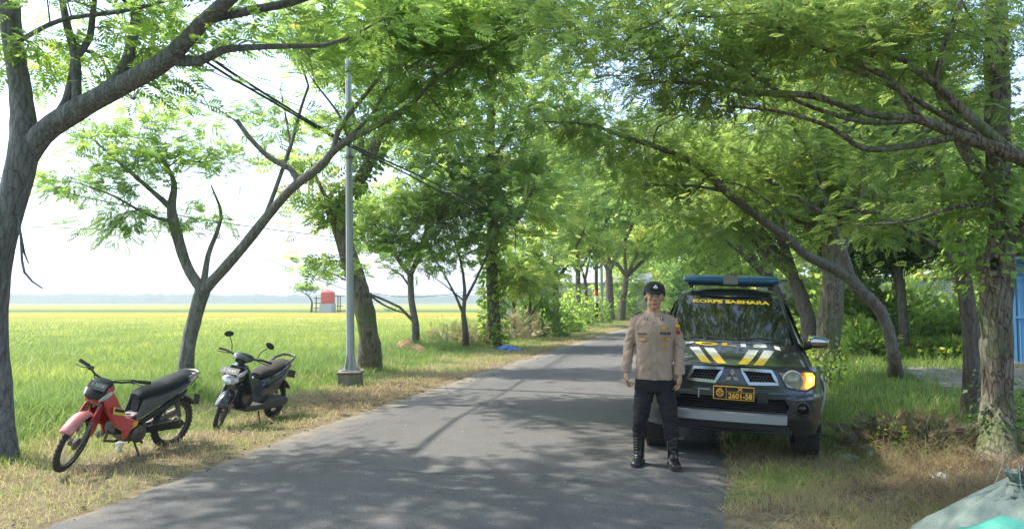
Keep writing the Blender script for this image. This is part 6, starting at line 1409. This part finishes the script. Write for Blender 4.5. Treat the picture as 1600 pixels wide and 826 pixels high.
# ---------------------------------------------------------------- background structures and things
# red water tank on a block stand, with its timber frame
g = G(512, 487.5); tk = thing('water_tank', 'red plastic water tank on a pale block stand in the paddies', 'water tank', (g[0]+.0, g[1], -.35))
DT = float(np.dot(g-CP, FW)); px = DT/F
m = MB(); m.lathe([(10*px, 0), (11*px, 2*px), (10.6*px, 6*px), (11*px, 7*px), (10.6*px, 12*px), (11*px, 13*px), (10.5*px, 18*px), (6*px, 20.5*px), (4*px, 20.5*px), (4*px, 21.5*px), (.01, 21.5*px)], (0, 0, 14*px+.3), 'z', 24); m.obj('tank', M_('tank_red', (.55, .07, .05), .5, var=(2, (.62, .10, .07), .3)), tk)
m = MB(); m.box((0, 0, 7*px+.1), (20*px, 16*px, 14*px+.4)); m.obj('stand', M_('whitewash', (.5, .48, .45), .9), tk, bevel=.02)
fr_ = thing('timber_frame', 'weathered timber frame standing round the red water tank', 'frame', (g[0]+.2, g[1]+.6, -.35))
for xx in (-26, -16, 12, 16):
    m = MB(); m.box((xx*px, 0, 15*px), (1.3*px, 1.3*px, (30 if xx > 0 else 27)*px)); m.obj('post', BARK_D, fr_)
for z, xa, xb in ((29, 6, 24), (18, -30, -12), (10, -30, -12), (6, 10, 32), (13, 10, 20), (25.5, -30, -10), (3, -30, 30)):
    m = MB(); m.box(((xa+xb)/2*px, 0, z*px), ((xb-xa)*px, 1.2*px, 1.2*px)); m.obj('rail', BARK_D, fr_)
g = G(486, 487); small = tree('field_tree', 'small flat-topped tree beside the red water tank out in the paddies', [[(g[0], g[1], -.4, .22), Q(487, 470, DT, .16), Q(478, 458, DT, .12)], [Q(480, 462, DT, .09), Q(470, 455, DT, .06), Q(462, 452, DT, .03)], [Q(480, 462, DT, .09), Q(490, 452, DT, .05), Q(500, 449, DT, .03)]], [B(473, 449, DT, 1.1, 1, .22, 22), B(488, 450, DT, .8, .8, .2, 9)], kind='far', L=.6, per=12, spread=.5, n=8)
# banana clump
BAN = leaf_mat('banana_leaf', [(0, (.05, .13, .02)), (.5, (.10, .24, .03)), (1, (.22, .36, .06))], .4)
g = G(615, 486); bn = thing('banana_plant', 'banana clump with upright bright leaves standing in the far paddy', 'plant', (g[0], g[1], -.38)); D2 = float(np.dot(g-CP, FW)); px = D2/F
for k in range(22):
    a = rng.uniform(0, 2*pi); x0 = rng.normal(0, 7*px); l = rng.uniform(8, 17)*px; el_ = rng.uniform(.5, 1.35); A = []
    for i in range(6):
        u = i/5; hr = l*u*cos(el_)*(1+.4*u); z = 3*px+l*u*sin(el_)*(1-.35*u); wd = 1.5*px*sin(pi*min(.97, u*.9+.08))
        A.append([(x0+cos(a)*hr-sin(a)*wd*s, sin(a)*hr+cos(a)*wd*s, z-.3*wd*abs(s)) for s in (-1, 0, 1)])
    m = MB(); m.grid(A); q = m.obj('leaf', BAN, bn, fix=False); t_ = q.data.attributes.new('tint', 'FLOAT', 'POINT'); t_.data.foreach_set('value', [rng.uniform(0, 1)]*len(q.data.vertices))
for k in range(4): m = MB(); x0 = rng.normal(0, 5*px); m.tube([(x0, 0, -.1), (x0, 0, 7*px)], [.9*px, .6*px], 8); m.obj('stem', BARK, bn)
# pale building behind the left row
BW = M_('pale_wall', (.42, .44, .46), .8, var=(.6, (.34, .36, .38), .3))
g = P(888, 470, 72); bd = thing('building', 'pale low building glimpsed behind the trees on the left of the road', 'building', (g[0], g[1], -.3), rz=radians(6))
m = MB(); m.box((0, 0, 1.8), (15, 6, 3.6)); m.obj('wall', BW, bd)
m = MB(); m.prism([(-3.5, 3.6), (3.5, 3.6), (0, 4.6)], -8, 8); m.obj('roof', M_('roof_sheet', (.32, .33, .35), .6), bd, smooth=False)
for k in range(5): m = MB(); m.box((-5.6+2.8*k, -3.02, 2.0), (1.3, .08, 1.4)); w_ = m.obj('window', M_('window_dark', (.08, .10, .12), .2) if k == 0 else bpy.data.materials['window_dark'], bd); m = MB(); m.box((-5.6+2.8*k, -3.08, 1.26), (1.5, .12, .08)); m.obj('sill', BW, w_)
# white block wall, concrete path, blue shed on the right
def brick_mat():
    m, t, b, pos = base('white_blockwork'); tc = t.nodes.new('ShaderNodeTexCoord'); mp = t.nodes.new('ShaderNodeMapping'); mp.inputs['Rotation'].default_value = (radians(90), 0, 0); t.links.new(tc.outputs['Object'], mp.inputs[0])
    br = t.nodes.new('ShaderNodeTexBrick'); br.inputs['Scale'].default_value = 2.6; br.inputs['Mortar Size'].default_value = .03; br.inputs['Color1'].default_value = (.78, .78, .75, 1); br.inputs['Color2'].default_value = (.66, .66, .64, 1); br.inputs['Mortar'].default_value = (.22, .22, .2, 1)
    t.links.new(mp.outputs[0], br.inputs['Vector']); t.links.new(br.outputs[0], b.inputs['Base Color']); b.inputs['Roughness'].default_value = .9; bump_(t, b, br.outputs['Fac'], -.6, .02); return m
wl = thing('block_wall', 'white painted block wall seen between the garden trees behind the creeper hedge', 'wall', (10.5, 33.5, 0), rz=radians(-4)); m = MB(); m.box((0, 0, 1.2), (17, .2, 2.5)); m.obj('blockwork', brick_mat(), wl); m = MB(); m.box((0, 0, 2.49), (17, .3, .08)); m.obj('coping', CONC, wl)
for k, (x0, x1, y0, y1) in enumerate(((3.85, 5.25, 14.3, 16.2), (5.29, 6.9, 14.35, 16.25), (6.94, 8.8, 14.3, 16.3), (3.95, 5.4, 16.25, 18.4), (5.44, 7.1, 16.3, 18.5), (7.14, 8.9, 16.35, 18.6))):
    m = MB(); m.box(((x0+x1)/2, (y0+y1)/2, .03+.008*(k % 3)), (x1-x0, y1-y0, .14)); o = m.obj('slab', CONC, None, bevel=.01)
    if k == 0: pth = bpy.data.objects.new('path', None); COL.objects.link(pth); pth['kind'] = 'structure'
    o.parent = pth
BLU = [M_('blue_sheet', (.07, .22, .42), .45, .2, var=(1.5, (.12, .30, .50), .3)), M_('faded_blue_sheet', (.30, .42, .50), .5, .1, var=(2, (.16, .30, .44), .3))]
s0 = P(1588, 565, 17.0); sh = thing('shed', 'blue corrugated steel shed with a slatted top behind the thick tree at the right edge', 'shed', (s0[0], s0[1], .04), rz=radians(-24))
for k in range(14):
    m = MB(); x0 = .22*k; A = []
    for u in np.linspace(0, 1, 9): A.append([(x0+.214*u, -.02*(1 if .2 < u < .8 else 0)-.01*(u > .45 and u < .55), z) for z in (.12, 1.05, 2.05)])
    m.grid(A); m.obj('panel', BLU[(k*7) % 3 == 1], sh, fix=False)
for k in range(6): m = MB(); m.box((1.55, -.01, 2.10+.055*k), (3.1, .03, .028)); m.obj('slat', BLU[0], sh)
m = MB(); m.box((1.55, -.03, 1.16), (3.1, .04, .05)); m.box((1.55, -.03, 2.06), (3.1, .04, .05)); m.box((1.55, 0, 2.45), (3.2, .06, .06)); m.box((0, -.01, 1.28), (.06, .06, 2.4)); m.obj('frame', BLU[0], sh)
m = MB(); m.box((1.55, 1.62, 1.25), (3.05, 3.1, 2.3)); m.box((1.55, 1.5, 2.52), (3.4, 3.5, .06)); m.obj('hull', BLU[0], sh); m = MB(); m.box((1.55, 1.5, .02), (3.3, 3.3, .2)); m.obj('footing', CONC, sh)
# hedge and scrub
def bush(name, label, cat, c, r, n, L, mat, kind='broad', tint=.5, group=None, stems=True):
    root = thing(name, label, cat, c, group=group); p = rng.normal(0, 1, (n, 3)); p /= np.linalg.norm(p, axis=1)[:, None]; rad = rng.uniform(.35, 1, n)**.5
    nn = np.array([noise.noise(Vector(q*1.7+np.array(c)[:3])) for q in p]); p = p*rad[:, None]*(1+.55*nn[:, None]); p[:, 2] = np.abs(p[:, 2]); d = p+rng.normal(0, .35, (n, 3)); p = p*np.array(r)+[0, 0, .02]
    leaf_mesh('foliage', p, d, L*rng.uniform(.6, 1.4, n), np.clip(tint+.5*nn+rng.normal(0, .14, n), 0, 1), kind, mat, root, tilt=.7)
    if stems:
        m = MB()
        for _ in range(9):
            a = rng.uniform(0, 2*pi); q = np.array([cos(a)*r[0]*.6, sin(a)*r[1]*.6, r[2]*rng.uniform(.6, .95)]); m.tube([(0+.1*cos(a), .1*sin(a), -.05), q*.5+[0, 0, .1], q], [.02, .014, .006], 5)
        m.obj('stem', BARK_D, root)['kind'] = 'stuff'
    return root
for i, (px_, py_, rx, rz_, lab, tn) in enumerate(((1345, 560, 1.0, .9, 'leafy creeper mound between the stout tree and the bent tree', .55), (1425, 545, 1.7, 1.35, 'broad-leaved creeper mound right of the bent tree trunk', .5), (1490, 543, 1.5, 1.45, 'tallest creeper mound, beside the dark slim trunk', .6), (1468, 560, .8, .5, 'low bright bush in front of the tallest creeper mound', .65), (1320, 548, .8, 1.3, 'loose shrub with yellowish leaves beside the stout flaky-barked tree', .7), (1380, 535, 2.0, 1.2, 'dark creeper mound at the back, below the white wall', .35), (1560, 545, 1.6, 1.2, 'bush between the thick tree and the blue shed', .5))):
    g = G(px_, py_); bush('creeper_bush', lab, 'bush', (g[0], g[1], float(hgt(g[0], g[1]))), (rx, 1.1, rz_), 1500 if rx > 1 else 800, .17, LEAF_A, tint=tn)
for i, (x_, y_, h_, lab) in enumerate(((4.4, 24.5, 2.4, 'tall bush between the roadside trunks behind the pickup'), (4.2, 33.0, 2.8, 'thicket behind the right-hand row beyond the pickup roof'), (5.0, 40.0, 3.0, 'farthest thicket along the right-hand row'), (4.6, 29.5, 2.7, 'tall creeper thicket at the left end of the white block wall'), (7.3, 30.8, 2.2, 'creeper thicket covering the white wall left of a gap'), (10.1, 31.2, 2.9, 'dark thicket before the middle of the white wall'), (13.2, 30.5, 2.5, 'thicket before the right part of the white wall'))):
    bush('thicket', lab, 'bush', (x_, y_, .03), (1.35, 1.0, h_), 1300, .24, LEAF_R if i % 2 else LEAF_A, tint=.4)
bush('weed_clump', 'bright green weed clump just left of the dry fern litter', 'weed', (*at(1388, 700), -.03), (.22, .2, .32), 200, .05, LEAF_A, tint=.75)
bush('weed_clump', 'tuft of weeds at the foot of the stout flaky-barked tree', 'weed', (*at(1300, 600), -.03), (.5, .4, .5), 300, .09, LEAF_A, tint=.65)
bush('dry_fern', 'brown dried fern clump left of the thick rough-barked tree', 'fern', (*at(1440, 700), -.03), (1.0, .5, .32), 700, .085, leaf_mat('dead_leaf', [(0, (.05, .038, .026)), (.4, (.11, .085, .055)), (.75, (.19, .15, .09)), (1, (.14, .18, .06))], .2), 'fine', .5)
for i, (px_, py_, rx, rz_, lab, tn, mt) in enumerate(((700, 540, 1.3, .9, 'dry twiggy scrub between the slender tree and the ivy-clad tree', .6, 0), (745, 540, 1.0, .8, 'brownish scrub at the foot of the thin black-stemmed tree', .6, 0), (800, 532, 1.4, 1.2, 'tangled scrub to the right of the ivy-clad trunk', .4, 0), (845, 525, 1.3, 2.0, 'tall dark leafy bush before the V-forked tree', .3, 1), (870, 518, 1.4, 1.6, 'dense green bush beside the V-forked tree', .5, 1), (925, 505, 1.6, 2.2, 'green bush behind the two poles', .6, 1), (898, 509, 1.3, 2.4, 'tall leafy bush left of the two poles, hiding the pale building', .65, 1), (885, 513, 1.3, 2.0, 'rounded bush between the V-forked tree and the pale-barked tree', .55, 1), (942, 501, 1.2, 2.6, 'tall bright bush between the poles and the double-stemmed tree', .7, 1), (960, 498, 1.5, 1.2, 'low yellow-green bush near the double-stemmed tree', .75, 1), (824, 520, 1.0, 1.4, 'grey-green bush by the scrubby tree', .45, 1))):
    g = G(px_, py_); ro = bush('verge_bush' if mt else 'scrub_bush', lab, 'bush', (g[0], g[1], float(hgt(g[0], g[1]))), (rx, 1.0, rz_), 900 if mt else 260, .20, LEAF_A if mt else leaf_mat('scrub_leaf', [(0, (.20, .14, .08)), (.5, (.26, .24, .10)), (1, (.22, .30, .08))], .3) , 'broad' if mt else 'mid', tn)
    if not mt:
        m = MB()
        for _ in range(90):
            a = rng.uniform(0, 2*pi); q = np.array([cos(a)*rx*rng.uniform(.3, 1), sin(a)*rng.uniform(.2, 1), rz_*rng.uniform(.5, 1.15)]); b0 = q*[.4, .4, 0]+rng.normal(0, .2, 3)*[1, 1, 0]; m.tube([b0, (b0+q)/2+rng.normal(0, .08, 3), q], [.009, .007, .003], 4, caps=False)
        m.obj('bare_twig', M_('twig_pale', (.34, .27, .19), .9) if i == 0 else bpy.data.materials['twig_pale'], ro)['kind'] = 'stuff'
# far tree line and hills
def ridge(name, d, amp, base_h, mat, lab, seed, a0=-5, a1=75, depth=60, sc=.02):
    V = []; n = 400; rows = (0, .35, .7, 1.0, .6)
    for i in range(n):
        a = radians(a0+(a1-a0)*i/(n-1)); x, y = -sin(a), cos(a)
        h = base_h+amp*noise.noise(Vector((i*sc*6, seed, 0)))+amp*.5*noise.noise(Vector((i*sc*25, seed+3, 0)))+amp*.25*noise.noise(Vector((i*sc*90, seed+5, 0)))
        for k, u in enumerate(rows): dd = d+depth*k/4; V.append((x*dd, y*dd, -1+(h+1)*u))
    idx = np.arange(n*5).reshape(n, 5); q = np.stack([idx[:-1, :-1], idx[1:, :-1], idx[1:, 1:], idx[:-1, 1:]], -1).reshape(-1, 4)
    return tag(arrays(name, V, q, None, mat, smooth=True), lab, None, kind='structure')
FAR = M_('far_trees', (.045, .085, .04), .95, bump=(.12, 1, 3), var=(.05, (.08, .12, .06), .3))
ridge('treeline', 640, 3.0, 7.5, FAR, None, 1); ridge('treeline', 1150, 5.5, 13, FAR, None, 4, depth=200); ridge('hills', 2600, 26, 44, FAR, None, 8, depth=700, sc=.006)
g = P(14, 468, 560); hs = thing('farmhouse', 'tiny pale house with a reddish roof on the horizon at the far left', 'house', (g[0], g[1], -.4), rz=radians(60)); m = MB(); m.box((0, 0, 1.6), (9, 6, 3.2)); m.obj('wall', BW, hs); m = MB(); m.prism([(-3.6, 3.2), (3.6, 3.2), (0, 5.2)], -5, 5); m.obj('roof', M_('tile_red', (.35, .16, .1), .8), hs, smooth=False)
# ---------------------------------------------------------------- air
hm = bpy.data.materials.new('haze'); hm.use_nodes = True; t = hm.node_tree; t.nodes.clear(); o_ = t.nodes.new('ShaderNodeOutputMaterial'); v_ = t.nodes.new('ShaderNodeVolumePrincipled')
v_.inputs['Color'].default_value = (.88, .94, 1, 1); v_.inputs['Density'].default_value = .0008; v_.inputs['Anisotropy'].default_value = .35; t.links.new(v_.outputs[0], o_.inputs['Volume'])
m = MB(); m.box((0, 1500, 59), (8200, 7000, 121)); hz_ = m.obj('haze', hm, smooth=False); hz_['kind'] = 'stuff'; hz_.display_type = 'WIRE'
# ---------------------------------------------------------------- groups and labels of the setting
GRP = {'young_tree': 'young trees on the left verge', 'verge_tree': 'small trees along the far left verge', 'garden_tree': 'trees in the plot right of the road', 'overhead_cable': 'overhead cables', 'creeper_bush': 'creeper mounds right of the road', 'thicket': 'thickets before the white wall', 'verge_bush': 'bushes along the far left verge', 'scrub_bush': 'dry scrub on the left verge', 'plastic_litter': 'scraps of litter by the thick tree', 'plastic_bag': 'blue plastic bags on the left verge', 'paper_cup': 'cups under the red motorcycle', 'sack': 'sacks in the near right corner', 'weed_clump': 'weed clumps on the right verge'}
SET = {'ground': 'earth verge with dry straw and green grass beside the road', 'road': 'narrow grey asphalt village road in dappled shade', 'rice_field': 'wide yellow-green rice paddies reaching the horizon', 'rice_plants': 'dense green rice plants at the near side of the paddies', 'verge_grass': 'short dry and green grass on the left verge', 'field_edge_weeds': 'tall green weeds along the edge of the paddies', 'roadside_grass': 'grass on the right verge, dry near the road', 'dry_fern_litter': 'brown dead fern stalks by the thick rough-barked tree', 'distant_wood': 'far-off green wood closing the view behind the rows', 'treeline': 'hazy blue-grey line of trees on the horizon', 'hills': 'faint blue hills beyond the tree line', 'path': 'broken concrete slab path on the right plot', 'haze': 'thin bright haze over the fields'}
CATS = {'ground': 'ground', 'road': 'road', 'rice_field': 'field', 'rice_plants': 'rice', 'verge_grass': 'grass', 'field_edge_weeds': 'weeds', 'roadside_grass': 'grass', 'dry_fern_litter': 'dead ferns', 'distant_wood': 'wood', 'treeline': 'tree line', 'hills': 'hills', 'path': 'path', 'haze': 'haze', 'straw_litter': 'straw', 'leaf_litter': 'leaf litter', 'fallen_leaves': 'leaves', 'gravel': 'gravel'}
for o in bpy.data.objects:
    if o.parent or o.type in ('CAMERA', 'LIGHT'): continue
    st = o.name.split('.')[0]
    if st == 'roadside_tree' or st == 'ivy_clad_tree': o['group'] = 'trees along the left verge' if o.location.x < -2 else 'trees along the right verge'
    if st in GRP: o['group'] = GRP[st]
    if st in SET and not o.get('label'): o['label'] = SET[st]
    if st in CATS and not o.get('category'): o['category'] = CATS[st]
print('TREES', sum(n for _, n in TREES), TREES)
open('/tmp/tris','w').write(str((sum(n for _,n in TREES), sum(sum(len(p.vertices)-2 for p in m.polygons) if len(m.polygons) < 5000 else len(m.loops)-2*len(m.polygons) for m in bpy.data.meshes))))
